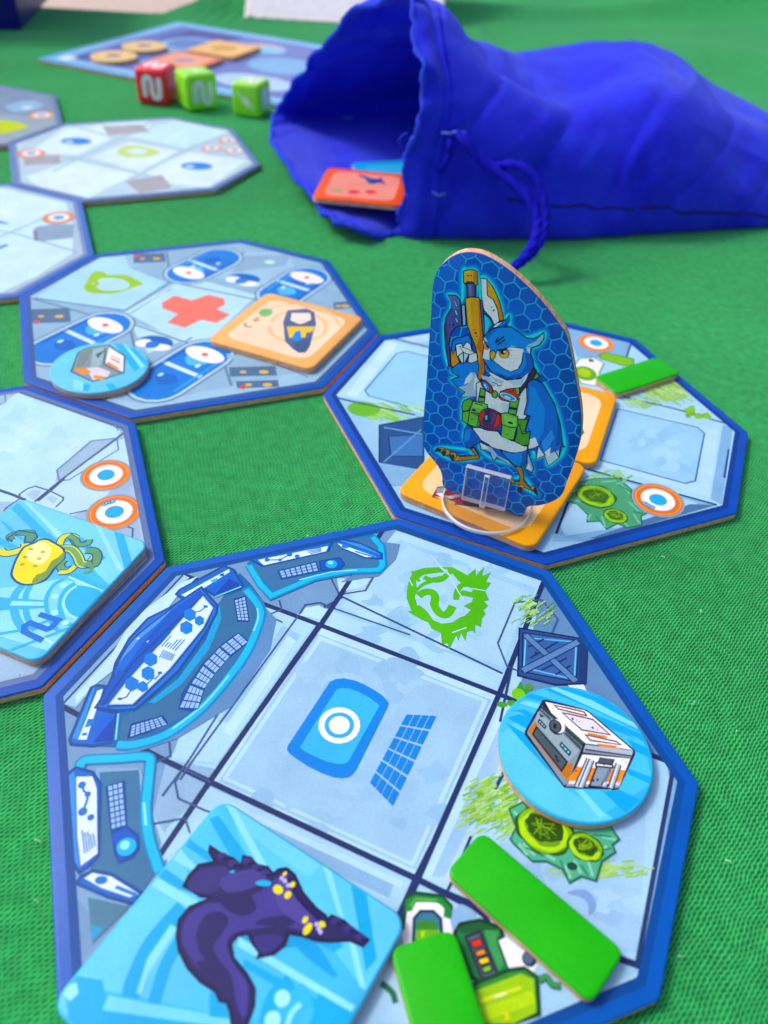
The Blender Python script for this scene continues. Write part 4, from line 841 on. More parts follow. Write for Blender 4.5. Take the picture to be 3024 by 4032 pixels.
# hexagon net
hr, th = 0.00175, R(26.25); hc = Vector((.0120982, .0495614 + TZ))
IN = inset(OL, .0002)
def inside(p, P):
    k = False
    for i in range(len(P)):
        u, v = P[i - 1], P[i]
        if (u.y > p.y) != (v.y > p.y) and p.x < (v.x - u.x) * (p.y - u.y) / (v.y - u.y) + u.x: k = not k
    return k
l1 = Vector((math.cos(th + R(30)), math.sin(th + R(30)))) * hr * math.sqrt(3); l2 = Vector((math.cos(th + R(90)), math.sin(th + R(90)))) * hr * math.sqrt(3)
NET = Print(card_px, card_3d)
for i in range(-24, 25):
    for j in range(-24, 25):
        c = hc + l1 * i + l2 * j
        P = [c + Vector((math.cos(th + R(60 * k)), math.sin(th + R(60 * k)))) * hr for k in range(6)]
        if not any(inside(p, IN) for p in P): continue
        if all(inside(p, IN) for p in P):
            q = [c + (p - c) * .90 for p in P]; dk = ink('1450ac' if (i * 7 + j * 3) % 4 else '1858b8'); a.fill(q, lambda _q, dk=dk: dk)
        for k in range(3):
            u, v = P[k], P[(k + 1) % 6]; e = (v - u).normalized(); m = Vector((-e.y, e.x)) * .00013
            ins = [inside(u, IN), inside(v, IN)]
            if not any(ins): continue
            if not all(ins):
                s_, t_ = (u, v) if ins[0] else (v, u)
                for _ in range(12):
                    mid = (s_ + t_) / 2
                    if inside(mid, IN): s_ = mid
                    else: t_ = mid
                u, v = (u, s_) if ins[0] else (s_, v)
            cc = ink('48a0f0'); b = len(a.V)
            for q in (u - m, v - m, v + m, u + m): a.V.append(card_3d(q, 4 * a.STEP)); a.C.append((*cc, 1))
            qd = [b, b + 1, b + 2, b + 3]
            if area([u - m, v - m, v + m, u + m]) < 0: qd.reverse()
            a.F.append(qd)
a.ops.append((-1, 1, -1, 1, 5))
F1, F2 = (1640, 960, .36166), (1640, 1500, .42194)
GL = [(F1, '350,1330 310,1180 300,900 320,800 370,710 380,620 345,555 430,555 500,600 510,300 560,280 650,290 670,430 650,570 690,590 700,380 765,375 860,500 930,700 950,800 1015,775 1030,900 1200,1015 1385,960 1390,1030 1330,1110 1250,1150 1275,1290 1330,1400'),
      (F1, '400,1345 385,1400 465,1440 380,1480 520,1610 490,1659'), (F2, '440,110 490,150 435,190 425,350 460,420 440,520 480,620 520,680 590,720 350,740 180,650 250,615 490,640'),
      (F2, '590,560 600,640 720,730 920,790 985,880 870,920 950,970 1130,1060 1060,960 1000,880 985,800 1040,760 1090,845 1060,700'), (F2, '1180,10 1290,210 1350,420 1385,610 1330,720 1230,790 1200,700 1110,720 1090,650')]
for w_, col in ((1.9, '1468c4'), (1.35, '1480d8'), (.85, '1ca0ec'), (.5, '40ccfa')):
    for f, t in GL: a.fr(*f); a.l(col, w_, t, 1)
O = '17152e'
def oo(col, t, sm=0, w=.2): a.o(col, w, t, sm, O)
a.k = .54
# rifle
a.fr(*F1)
oo('8ab0cc', '492,665 528,660 540,885 505,890'); oo('565494', '690,610 720,620 750,990 735,1010 712,880')
oo('4c4c88', '345,555 430,558 475,600 495,890 430,905 385,960 362,1020 355,1090 372,1320 400,1350 352,1330 315,1120 303,900 320,800 370,712 385,700 378,620')
a.p('3a3a70', '345,1330 315,1120 305,900 325,800 340,1000 352,1250'); a.p('5f5fa0', '350,562 425,566 465,605 470,700 400,720')
for t in ('402,612 425,620 450,680 430,684', '412,712 438,718 458,772 430,775', '416,798 440,806 462,855 440,860'): oo('5cc8ec', t, 0, .12)
for t in ('365,875 372,880', '400,865 408,880 390,890'): a.l(O, .2, t)
oo('ececf8', '703,375 768,378 775,560 835,600 885,710 905,840 850,885 810,800 735,720 712,560'); a.p('c4c4e4', '705,380 728,380 740,560 735,700 714,560')
oo('e8962c', '768,385 835,470 905,620 948,790 945,830 905,835 885,700 840,605 775,560'); a.p('b86a20', '860,560 905,640 945,790 942,828 915,830 905,720')
for t in ('815,685 825,690', '840,710 848,722 832,730'): a.l(O, .2, t)
oo('20b8dc', '735,755 800,812 828,870 770,965 745,1000'); a.p('1490b8', '800,820 826,872 780,940')
oo('50507c', '545,430 650,430 650,575 555,580'); a.p('6c6ca0', '570,440 600,440 600,570 575,572'); a.p('343460', '625,440 648,440 648,572 630,572')
oo('e8982e', '512,295 560,280 622,280 662,300 668,440 640,448 620,415 560,408 530,435 516,420'); a.p('b46a22', '625,300 660,305 666,436 640,444 622,412'); a.p('f4b04c', '525,300 600,288 600,300 540,320'); a.l(O, .3, '555,345 570,340'); a.l(O, .3, '598,335 600,350')
oo('e38c22', '530,588 600,575 680,582 692,620 720,950 738,1080 742,1400 700,1475 672,1470 665,1210 640,1100 598,1000 555,880'); a.p('b4661a', '672,600 690,640 720,980 735,1090 740,1390 702,1470 680,1468 690,1300 700,1180 650,1130 690,1000'); a.p('f0a840', '545,600 590,590 600,860 580,900')
for t in ('625,930 640,930', '640,960 660,970', '635,965 650,975', '650,1000 670,1005'): a.l(O, .2, t)
# grip, claw hand, arm
oo('d88420', '372,1162 425,1148 470,1290 400,1345 378,1310')
oo('3a7ed4', '385,1395 380,1360 450,1300 560,1280 670,1260 680,1330 665,1480 700,1500 690,1659 480,1659 528,1610 450,1560 378,1478 468,1442')
a.p('a0acbe', '600,1395 640,1400 672,1480 696,1500 690,1659 490,1659 530,1608 460,1560 560,1530'); a.p('f0f0f8', '600,1390 620,1450 580,1500 520,1530 540,1460'); a.p('c8ccda', '640,1420 690,1500 680,1640 620,1560')
a.l(O, .22, '385,1395 468,1442 378,1478 450,1560 528,1610 482,1656')
oo('3a78cc', '392,1062 440,1020 495,1015 560,985 600,1040 608,1140 570,1150 500,1115 430,1120 400,1200 385,1150'); oo('f2f0f8', '428,1095 490,1078 510,1115 548,1060 590,1090 605,1150 660,1190 668,1270 600,1295 560,1285 575,1205 520,1180 515,1300 480,1280 440,1210')
oo('c0c6d6', '455,1220 510,1175 515,1302 488,1285'); oo('b0b8cc', '515,1180 575,1200 518,1300', 0, .15); oo('e4e4f0', '470,1112 560,1140 640,1185 575,1200 520,1180', 0, .15)
# body under head
a.fr(*F2)
oo('e6e4f2', '560,20 700,-60 1000,-40 1040,120 1030,330 980,380 700,260 560,200'); a.p('aab4c6', '600,-60 760,-20 800,40 760,30 700,60 640,20'); a.p('c4c8da', '690,210 760,210 750,260 700,250'); a.p('b8bed0', '790,200 870,210 860,290 800,280')
# head
a.fr(*F1)
oo('3c82d6', '738,1010 770,970 830,925 900,905 1030,900 1120,960 1200,1022 1290,1032 1360,985 1388,960 1390,1025 1340,1100 1255,1130 1245,1190 1272,1260 1278,1340 1240,1410 1170,1460 1070,1478 985,1480 900,1440 820,1390 765,1310 735,1270 722,1200 735,1120 722,1050')
a.p('2a5ca8', '1180,1180 1240,1200 1270,1280 1270,1340 1235,1400 1160,1455 990,1475 900,1435 840,1380 1000,1440 1140,1400 1200,1300'); a.p('8cb0c8', '1360,990 1386,975 1384,1025 1335,1092 1250,1125 1200,1100 1300,1060')
oo('3a72c4', '830,905 900,850 985,820 1015,772 1012,835 965,895 900,905'); a.p('f0f0f8', '835,905 880,862 930,850 870,900')
a.p('2c60b0', '740,1020 800,950 900,915 820,980 770,1060'); a.p('9cc8e8', '735,1030 790,1100 780,1060 750,1010'); a.p('b8c8d8', '1200,1110 1240,1130 1235,1190 1205,1160')
a.p('f5f1f7', '850,1220 900,1150 985,1100 1060,1110 1165,1140 1172,1180 1150,1285 1110,1355 1030,1388 950,1350 880,1300 840,1260'); a.p('f5f1f7', '725,1050 760,1060 800,1120 800,1190 795,1260 745,1250 722,1235 738,1140')
a.p('9cb4c4', '985,1140 1060,1150 1010,1170'); a.l(O, .16, '980,1110 1060,1120 1165,1135'); a.l(O, .16, '840,1270 950,1355 1030,1390 1110,1358'); a.l(O, .2, '1165,1175 1150,1285 1112,1352')
a.e(O, 768, 1104, 1.25, 1.55); a.e('d8801e', 766, 1104, 1.05, 1.35); a.e(O, 778, 1104, .6, .8); a.e('ffffff', 782, 1095, .25)
a.e(O, 956, 1188, 1.95, 1.95); a.e('e0861e', 956, 1192, 1.7, 1.7); a.e('f0a840', 965, 1205, 1.0, 1.0); a.e(O, 945, 1172, 1.0, 1.0); a.e('ffffff', 962, 1172, .42)
a.p('3c82d6', '890,1120 1010,1080 1030,1120 985,1135 950,1148 880,1152'); a.l(O, .35, '875,1152 950,1148 990,1128'); a.l(O, .3, '740,1060 800,1125'); a.p('3c82d6', '745,1040 800,1080 810,1130 760,1075')
oo('d8b22c', '800,1175 835,1155 868,1180 852,1235 822,1268 805,1225'); a.p('b08420', '850,1190 866,1185 850,1235 824,1264 830,1230'); a.l(O, .15, '820,1175 835,1178'); a.l(O, .15, '818,1190 832,1194')
for t in ('862,1065 890,1015', '862,1078 955,1002', '885,1095 970,1035'): a.l(O, .24, t, 1)
a.l(O, .24, '820,1392 900,1440 930,1430 985,1482 1010,1455 1070,1478 1130,1450 1140,1475')
# neck feathers, straps, goggles
a.p('e8e8f4', '800,1390 900,1445 985,1485 1140,1470 1220,1400 1180,1520 1100,1560 900,1560 830,1500'); a.p('a4aec0', '790,1400 850,1450 960,1490 930,1520 860,1500'); a.l(O, .18, '830,1500 880,1520 890,1545 930,1530'); a.p('b0b8ca', '1000,1490 1140,1475 1190,1440 1150,1530 1060,1540')
oo('332a48', '1275,1330 1310,1380 1280,1460 1200,1540 1120,1640 1060,1659 1130,1570 1230,1440'); oo('5a9a3c', '1310,1395 1345,1440 1270,1480 1290,1430')
a.fr(*F2)
oo('5c9c3c', '600,60 645,80 635,195 575,185'); a.p(O, '588,130 640,140 638,160 582,150'); oo('5c9c3c', '878,180 962,160 930,310 858,300'); a.p(O, '868,235 945,245 940,268 862,258')
oo('d0382c', '600,0 640,-15 700,40 718,85 695,112 650,85 615,45'); a.e(O, 652, 45, 2.2, 1.15, -52); a.e('3c8ce8', 652, 45, 1.85, .9, -52); a.e('cfe6fa', 645, 42, 1.0, .25, -52)
oo('5aa038', '708,110 732,85 760,110 755,140 735,155 710,140', 1)
oo('d0382c', '768,145 785,95 850,72 965,58 968,125 935,170 860,186 795,172'); a.e(O, 858, 143, 3.4, 1.55, -8); a.e('f0f4fc', 858, 143, 3.15, 1.3, -8); a.e('3c92ec', 858, 143, 2.7, 1.05, -8); a.e('a4d4f8', 850, 148, 1.2, .5, -8)
oo('6cac44', '925,62 960,58 962,120 935,122', 0, .15); a.l(O, .25, '870,95 876,100'); a.l(O, .25, '900,90 906,96')
# wing
oo('2e66bc', '1040,10 1100,-20 1180,20 1290,210 1345,410 1360,580 1385,612 1350,605 1330,710 1232,788 1200,700 1180,690 1115,722 1140,600 1050,632 1045,530 1062,462 1010,480 1062,322 1005,308 1035,180 1030,100')
a.p('3f82da', '1060,40 1110,60 1200,260 1190,460 1130,560 1090,600 1062,520 1075,460 1030,460 1075,320 1030,300 1055,180'); a.p('4a8ade', '1260,450 1290,520 1230,620 1190,650 1170,570'); a.p('f0f0f8', '1045,545 1110,520 1140,598 1050,628'); a.p('b4bccc', '1050,628 1140,590 1110,615'); oo('c4cad8', '1140,605 1200,690 1118,722', 0, .15); a.p('b8c0d0', '1200,690 1330,640 1330,708 1234,784'); a.p('f0f0f8', '1195,660 1255,612 1245,690 1225,705'); a.p('1f4f9c', '1300,250 1345,420 1360,590 1300,600 1320,420')
for t in ('1062,462 1040,430', '1062,322 1030,330', '1330,705 1290,640', '1150,600 1165,560'): a.l(O, .2, t)
# pouches and belt
oo('5a9c38', '440,185 500,158 530,190 490,270 430,280 425,235'); oo('62a840', '430,285 500,275 480,400 428,370'); oo('66ac42', '530,185 600,198 665,215 665,245 610,290 590,425 545,425 480,400 495,290 510,230'); a.p('7cbc54', '545,200 640,220 610,260 520,240'); a.e(O, 537, 268, .9, .5); a.p('3f7a2c', '500,290 605,310 590,420 560,420 575,330'); a.l(O, .2, '510,290 605,300'); a.l(O, .2, '545,205 620,225'); a.l(O, .25, '512,350 516,355'); a.l(O, .25, '526,348 530,354')
oo('4c8a30', '945,350 1045,355 1010,470 1062,470 1050,590 990,598 915,560 940,480'); oo('66ac42', '790,300 840,290 945,325 950,400 925,470 910,545 850,540 790,505 800,420'); a.p('7cbc54', '810,310 930,340 930,420 830,400'); a.e(O, 878, 385, 1.0, .5); a.l(O, .2, '800,400 860,425 935,430'); a.l(O, .2, '960,400 990,490 1045,480'); a.l(O, .25, '835,490 840,496'); a.l(O, .25, '852,488 856,494')
a.e(O, 687, 352, 4.4, 4.8); a.e('a02a2c', 692, 358, 4.15, 4.5); a.e('d83a2c', 682, 348, 3.85, 4.25); a.p('4a2a54', '625,260 700,250 760,300 720,440 690,450 640,430 600,370 640,310'); a.l(O, .25, '690,262 660,300 690,370 640,375', 0); oo('38b8e4', '640,318 672,310 665,360 638,358', 0, .15); a.l('5c3a64', .5, '700,290 735,310 700,400', 0)
# belly, thighs, tail, feet
oo('ece9f4', '520,430 590,430 660,455 760,465 800,515 860,545 920,560 1000,600 1040,605 1030,650 960,668 880,662 780,632 760,640 690,602 680,590 600,545'); a.p('c4c8d8', '720,465 800,515 900,560 860,580 780,530')
oo('2458a8', '482,402 520,435 580,510 612,560 545,590 520,615 470,622 440,540 450,450'); a.p('3f80e0', '460,450 510,440 500,540 450,570 442,520')
oo('9caac0', '590,565 700,610 780,640 900,780 925,802 750,705 735,735 712,730 690,660 640,640 605,640'); a.p('e4e6f0', '596,570 640,590 680,630 620,625'); a.p('2c5cb0', '700,612 780,645 860,740 760,690')
oo('3c80dc', '790,640 900,668 990,655 1035,640 1035,745 1000,785 965,800 900,765 830,700'); a.p('2458a8', '985,670 1030,650 1030,740 990,785 960,795 985,740')
oo('8ea4c4', '1040,660 1065,720 1095,810 1082,850 1012,812 1035,760'); a.p('d8dce8', '1050,760 1080,830 1030,808')
oo('a8741e', '500,628 542,620 595,712 580,722 520,728 400,742 335,738 350,690 400,700 560,690 520,640'); a.p('d89c34', '360,690 400,700 390,730 345,732')
for t in ('175,650 200,622 250,618 285,640 270,665 215,655', '250,640 300,640 320,670 290,690 255,680', '320,665 360,660 380,700 345,730 325,700'): oo('c08a2c', t, 1, .17)
for t in ('172,655 190,628 230,635 215,655', '245,695 240,660 275,650 265,690', '335,735 315,700 345,680 355,705'): oo('3a2430', t, 1, .12)
oo('a8741e', '920,790 985,800 1005,880 1000,920 1040,970 1075,995 1130,1020 1060,1005 1000,985 960,960 900,950 875,925 960,935 970,890 945,830')
for t in ('865,912 890,905 915,930 900,950 880,945', '955,975 985,960 1010,980 985,1000', '1070,985 1100,975 1115,1010 1085,1010'): oo('d09a34', t, 1, .15)
for t in ('862,935 872,915 890,935 880,958', '955,1030 950,990 985,985 978,1030', '1132,1065 1095,1020 1105,990 1130,1040'): oo('3a2430', t, 1, .12)
a.C = [(*[min(.9, v * 1.5) for v in c[:3]], 1) for c in a.C]  # card inks brightened to make up for weak light on its face
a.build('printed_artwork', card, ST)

# clear plastic base: disc and two plates that clamp the card
def lathe(prof, c, n=72):
    V, F = [], []
    for r, z in prof: V += [c + Vector((r * math.cos(2 * math.pi * k / n), r * math.sin(2 * math.pi * k / n), z)) for k in range(n)]
    m = len(prof)
    for i in range(m - 1):
        for k in range(n): F.append([i * n + k, i * n + (k + 1) % n, (i + 1) * n + (k + 1) % n, (i + 1) * n + k])
    F.append(list(range(n))[::-1]); F.append([(m - 1) * n + k for k in range(n)])
    return V, F
DC = Vector((0.0222, 0.1299, ZT + TT)); DR = .0098
V, F = lathe([(DR - .0002, .00005), (DR, .0003), (DR, .0009), (DR - .0003, .0012)], DC)
base = link('clear_base', mesh('clear_base', [inv @ v for v in V], F), M_CLEAR, ST)
base.data.materials.append(M_EDGE)
for f in base.data.polygons: f.material_index = 1 if abs(f.normal.z) < .95 else 0
def plate(name, u0, u1, n0, n1, z0, z1, sh=0.0):
    V = []
    for z in (z0, z1):
        for u, k in ((u0, n0), (u1, n0), (u1, n1), (u0, n1)):
            V.append(inv @ (PA + PU * (u + sh * (z - z0)) + PN * k + Vector((0, 0, z))))
    F = [[3, 2, 1, 0], [4, 5, 6, 7]] + [[i, (i + 1) % 4, 4 + (i + 1) % 4, 4 + i] for i in range(4)]
    bm = bmesh.new(); vs = [bm.verts.new(v) for v in V]; [bm.faces.new([vs[i] for i in f]) for f in F]
    bmesh.ops.recalc_face_normals(bm, faces=bm.faces)
    bmesh.ops.bevel(bm, geom=list(bm.edges), offset=.00018, segments=2, affect='EDGES', profile=.5)
    me = bpy.data.meshes.new(name); bm.to_mesh(me); bm.free()
    o = link(name, me, M_CLEAR, base); me.materials.append(M_EDGE)
    for f in me.polygons: f.material_index = 0 if abs(f.normal.dot(PN)) > .98 else 1
    return o
zb = ZT + TT + .0016
plate('clip_plate', .0044, .0142, .0001, .0013, zb, .0147); plate('clip_plate', .0044, .0142, -CT - .0013, -CT - .0001, zb, .0147)
plate('clip_rib', .0087, .0099, .00135, .0021, zb, .0142)

# ------------------------------------------------------------------ player board and what lies on it
L_, T_ = mm(-212.1, 495.0), mm(-165.5, 617.5)
ud = (mm(-67.8, 433.1) - L_).normalized(); vd = Vector((-ud.y, ud.x))
bo = [L_, L_ + ud * .200, L_ + ud * .200 + vd * .131, L_ + vd * .131]
cc = sum(bo, Vector((0, 0))) / 4
PB = empty('player_board', (cc.x, cc.y, 0), 0, 'long player board with a light blue rim, lying behind the dice', 'player board')
slab(rounded(bo, .001), 0, TZ, '6cb0ec', PB)
a = level_print(TZ, inset(bo, .0012))
a.p('9cc4f0', [Vector(q) for q in inset(bo, .003)]); a.p('6a78c0', [Vector(q) for q in inset(bo, .011)])
def bp(u, v): return L_ + ud * u * .001 + vd * v * .001
def blob(col, u, v, ru, rv): a.p(col, [bp(u + ru * math.cos(t), v + rv * math.sin(t)) for t in (2 * math.pi * k / 24 for k in range(24))])
a.p('8288c8', [bp(20, 15), bp(185, 15), bp(185, 116), bp(30, 116)]); a.p('5a5cae', [bp(14, 14), bp(40, 14), bp(30, 40), bp(16, 60)]); a.p('54509e', [bp(22, 80), bp(60, 90), bp(62, 118), bp(22, 116)])
for u, v, r in ((45, 45, 17), (45, 82, 17), (82, 92, 15)): blob('9cc8ec', u, v, r, r); blob('6f86c8', u, v, r * .8, r * .8)
blob('e0b8a8', 88, 102, 13, 9); blob('9ccdf0', 92, 98, 12, 9)
for u, v, ru, rv, col in ((125, 30, 24, 14, 'c0d4ee'), (120, 70, 22, 18, '90b8e4'), (160, 60, 20, 24, 'b4c4e8'), (145, 95, 16, 12, '7fb0e4'), (160, 30, 12, 9, 'ecb8a0'), (172, 45, 8, 7, 'f0c0a0'), (150, 50, 7, 5, 'f2d8d0'), (130, 100, 8, 6, 'f0d0b8')): blob(col, u, v, ru, rv)
a.p('eef4fc', [bp(8, 6), bp(16, 6), bp(16, 16), bp(8, 16)]); a.l('bcdcf6', 1.2, [bp(30, 20), bp(30, 60)])
a.build('printed_artwork', PB)
for i, (x, y, lab) in enumerate(((-170.0, 502.0, 'round tan coin token nearest the left corner of the player board'), (-160.2, 530.0, 'round tan coin token lying behind the other on the player board'))):
    t, a = token('coin_token', lab, 'coin', disc(mm(x, y), .0131, 40), TZ + .0001, 'f0cf94', 'round tan coins', .0022)
    a.e('e2bc84', 0, 0, 1) if False else None
    for r, col in ((.0105, 'dcb27c'), (.0097, 'f0cf94'), (.0045, 'b09080'), (.0025, '8c8090')):
        P = disc(mm(x, y), r, 24); k = ink(col); a.fill(P, lambda q, k=k: k)
    a.build('printed_artwork', t)
c1, g1 = fit4((0, 0, .9114), [(985, 262), (1130, 210), (948, 168), (812, 215)], TZ + TT)
t, a = token('resource_token', 'yellow-orange square token at the back of the player board', 'token', square(c1, g1, .033), TZ + .0001, 'f0bc74', 'square tokens on the player board', .0024)
a.p('f4c888', [Vector(q) for q in square(c1, g1, .026)]); k = ink('d8a860'); a.fill(disc(c1, .008, 20), lambda q: k); a.build('printed_artwork', t)
c2 = c1 + (fpt((0, 0, .9114), 800, 265, TZ) - fpt((0, 0, .9114), 970, 215, TZ))
t, a = token('resource_token', 'salmon-red square token on the player board behind the red die', 'token', square(c2, g1, .033), TZ + .0001, 'f0906c', 'square tokens on the player board', .0022)
a.p('f4ac90', [Vector(q) for q in square(c2, g1, .026)]); k2 = ink('b89aa8'); a.fill(disc(c2, .006, 20), lambda q: k2); a.build('printed_artwork', t)

# ------------------------------------------------------------------ dice
def die(x, y, rz, s, hexcol, label, glyphs):
    t = empty('die', (x, y, 0), rz, label, 'die', 'dice in front of the player board')
    bm = bmesh.new(); bmesh.ops.create_cube(bm, size=s); bmesh.ops.translate(bm, verts=bm.verts, vec=(0, 0, s / 2))
    bmesh.ops.bevel(bm, geom=list(bm.edges), offset=s * .13, segments=5, affect='EDGES', profile=.5)
    me = bpy.data.meshes.new('body'); bm.to_mesh(me); bm.free()
    link('body', me, dice_mat[hexcol], t, True)
    N = [(-.21, -.27), (-.21, .12), (-.15, .25), (-.04, .25), (.02, .12), (.02, -.12), (.08, -.26), (.2, -.26), (.25, -.12), (.25, .27)]
    Z = [[(-.33, .30), (-.02, .05), (.0, .17), (.33, -.30), (.10, -.10), (.06, -.22)]]
    for face, g in glyphs:
        def lift(p, h, face=face):
            d = s / 2 + .00004 + h
            return {'f': Vector((p.x, -d, p.y + s / 2)), 'r': Vector((d, p.x, p.y + s / 2)), 't': Vector((p.x, p.y, s + .00004 + h)), 'l': Vector((-d, -p.x, p.y + s / 2))}[face]
        q = Print(lambda X, Y: Vector((X * s, Y * s)), lift)
        if g == 'N': q.l('f0f0f8', s * 1000 * .15, ' '.join('%f,%f' % v for v in N), 1)
        else: q.p('f0fbf0', ' '.join('%f,%f' % v for v in Z[0]))
        b_ = q.build('symbol', None); b_.parent = t
dice_mat = {k: simple('plastic_' + nm, k, .32, 300, .08, .03, .0001) for k, nm in (('ff2038', 'red'), ('98f030', 'green'))}
DZ = .0165
def die_at(x, y, rz, near, s=DZ):        # near: local corner (sx, sy) that stands at the world point
    off = Matrix.Rotation(rz, 2) @ Vector((near[0] * s / 2, near[1] * s / 2)); return x - off.x, y - off.y, rz, s
die(*die_at(-.1362, .4262, R(-6), (-1, -1)), 'ff2038', 'red die showing a white N', (('f', 'N'), ('t', 'N')))
die(*die_at(-.1084, .4165, R(33), (-1, -1)), '98f030', 'green die showing a white N, turned on its corner beside the red die', (('f', 'N'), ('t', 'Z')))
gx = flat(1026, 470, 0)
die(*die_at(gx.x, gx.y, R(-14), (1, -1), .0150), '98f030', 'green die with a white lightning bolt, standing apart next to the bag', (('f', 'Z'), ('r', 'N'), ('t', 'N')))

# ------------------------------------------------------------------ bag
def G(x, y): p = gnd(x, y); p.z = .0006; return p
def V3(x, y, z): return Vector((x, y, z)) * .001
BL = [
 [G(850, 505), at(884, 350, .280), at(910, 225, .283), at(896, 60, .298), at(868, -8, .318), at(735, 62, .352), at(640, 178, .392), gnd(590, 255, .008), gnd(604, 325, .0085), gnd(688, 443, .007), gnd(772, 494, .005)],
 [G(900, 513), at(926, 350, .281), at(948, 220, .286), at(928, 60, .302), at(906, 8, .324), V3(-8, 356, 60), V3(-26, 396, 30), V3(-42, 418, 5), V3(-36, 388, .6), V3(-16, 326, .6), V3(0, 302, .6)],
 [G(985, 516), at(1000, 350, .283), at(1010, 215, .290), at(994, 100, .304), at(985, 50, .332), V3(14, 366, 52), V3(6, 408, 30), V3(0, 434, 6), V3(0, 408, .6), V3(8, 340, .6), V3(14, 300, .6)],
 [G(1090, 517), at(1094, 375, .285), at(1098, 270, .292), at(1098, 172, .306), at(1104, 190, .338), at(1096, 112, .392), V3(44, 424, 28), V3(42, 446, 6), V3(40, 416, .6), V3(36, 350, .6), V3(36, 306, .6)],
 [G(1200, 518), at(1205, 400, .289), at(1205, 300, .296), at(1206, 228, .312), at(1214, 222, .345), at(1212, 103, .408), V3(70, 432, 30), V3(66, 450, 6), V3(64, 420, .6), V3(60, 352, .6), V3(58, 306, .6)],
 [G(1320, 513), at(1320, 392, .294), at(1320, 285, .302), at(1320, 208, .318), at(1316, 168, .356), at(1306, 92, .412), V3(92, 434, 30), V3(90, 450, 6), V3(86, 420, .6), V3(82, 356, .6), V3(80, 312, .6)],
 [G(1440, 505), at(1440, 385, .300), at(1438, 270, .309), at(1434, 190, .326), at(1428, 144, .370), at(1420, 110, .410), V3(116, 430, 26), V3(116, 446, 6), V3(112, 418, .6), V3(106, 358, .6), V3(104, 318, .6)],
 [G(1550, 497), at(1550, 402, .306), at(1550, 305, .316), at(1549, 234, .332), at(1538, 200, .368), at(1526, 172, .402), V3(136, 420, 20), V3(136, 432, 5), V3(132, 408, .6), V3(128, 360, .6), V3(124, 322, .6)],
 [G(1660, 490), at(1660, 420, .316), at(1660, 345, .326), at(1660, 292, .341), at(1654, 262, .368), at(1648, 236, .396), V3(160, 408, 16), V3(160, 418, 5), V3(156, 400, .6), V3(150, 362, .6), V3(148, 328, .6)],
 [G(1800, 482), at(1800, 440, .330), at(1800, 400, .338), at(1800, 376, .350), at(1796, 352, .368), at(1790, 334, .388), V3(186, 396, 10), V3(186, 404, 3), V3(182, 394, .6), V3(178, 366, .6), V3(174, 336, .6)],
 [G(1880, 478), at(1880, 468, .336), at(1880, 458, .343), at(1880, 450, .352), at(1878, 442, .366), at(1876, 430, .382), V3(200, 390, 3), V3(200, 396, 2), V3(198, 390, .6), V3(196, 366, .6), V3(192, 340, .6)],
]
SUBR, SUBL = 14, 14
rows = [catmull(l, True, SUBR) for l in BL]; NR = len(rows[0])
cols = [catmull([r[i] for r in rows], False, SUBL) for i in range(NR)]; NL = len(cols[0])
grid = [[cols[i][k].copy() for i in range(NR)] for k in range(NL)]
cen = [sum(g, Vector()) / NR for g in grid]
noise.seed_set(5)
for k in range(NL):
    for i in range(NR):
        p = grid[k][i]
        if p.z < .003: p.z = max(p.z, .0006)
        o = (p - cen[k]); o = o.normalized() if o.length > 0 else o
        near = max(0, 1 - k / 26)
        amp = .0018 + .0012 * near
        def rg(v): return 1 - abs(noise.noise(v)) * 2
        w1 = noise.noise(Vector((p.x * 28, p.y * 34, p.z * 40))) * amp * 1.5
        # limp folds slanting across the cloth
        w1 += .0026 * (rg(Vector((p.x * 20 + p.z * 16, p.y * 8, p.z * 26 - p.x * 9))) - .55) * (.35 + .65 * (1 - near))
        w1 += .0008 * (rg(Vector((p.x * 60 - p.z * 30, p.y * 24, p.z * 50 + 5))) - .55)
        w1 += .0011 * max(0, 1 - abs(noise.noise(Vector((p.x * 17 + p.z * 22 + 4, p.y * 6, p.z * 18 - p.x * 7)))) * 5) ** 2 - .0013 * max(0, 1 - abs(noise.noise(Vector((p.x * 26 - p.z * 14 + 9, p.y * 9, p.z * 24 + 2)))) * 6) ** 2
        # gathers of the drawn hem, running along the bag from the mouth
        w1 += near * .0013 * math.sin(i * 2 * math.pi / 8.3 + 1.6 * math.sin(i * .24)) * (.25 + .75 * abs(math.sin(i * .14 + k * .03)))
        # the pinch where the cord is drawn
        w1 -= .0016 * math.exp(-((k - 17) / 3.2) ** 2)
        lowf = min(1, max(0, (p.z - .001) / .012))
        p += o * w1 * (.25 + .75 * lowf)
        if k == 0 or k == 1: p += Vector((noise.noise(Vector((i * .29, 1, 0))) * .0022, noise.noise(Vector((i * .32, 7, 0))) * .001, noise.noise(Vector((i * .4, 3, 2))) * .001 * lowf))
        p.z = max(p.z, .0005)
BG = empty('drawstring_bag', (.06, .35, 0), 0, 'blue cotton drawstring bag lying on its side with its mouth open', 'bag')
inv = xf(BG).inverted()
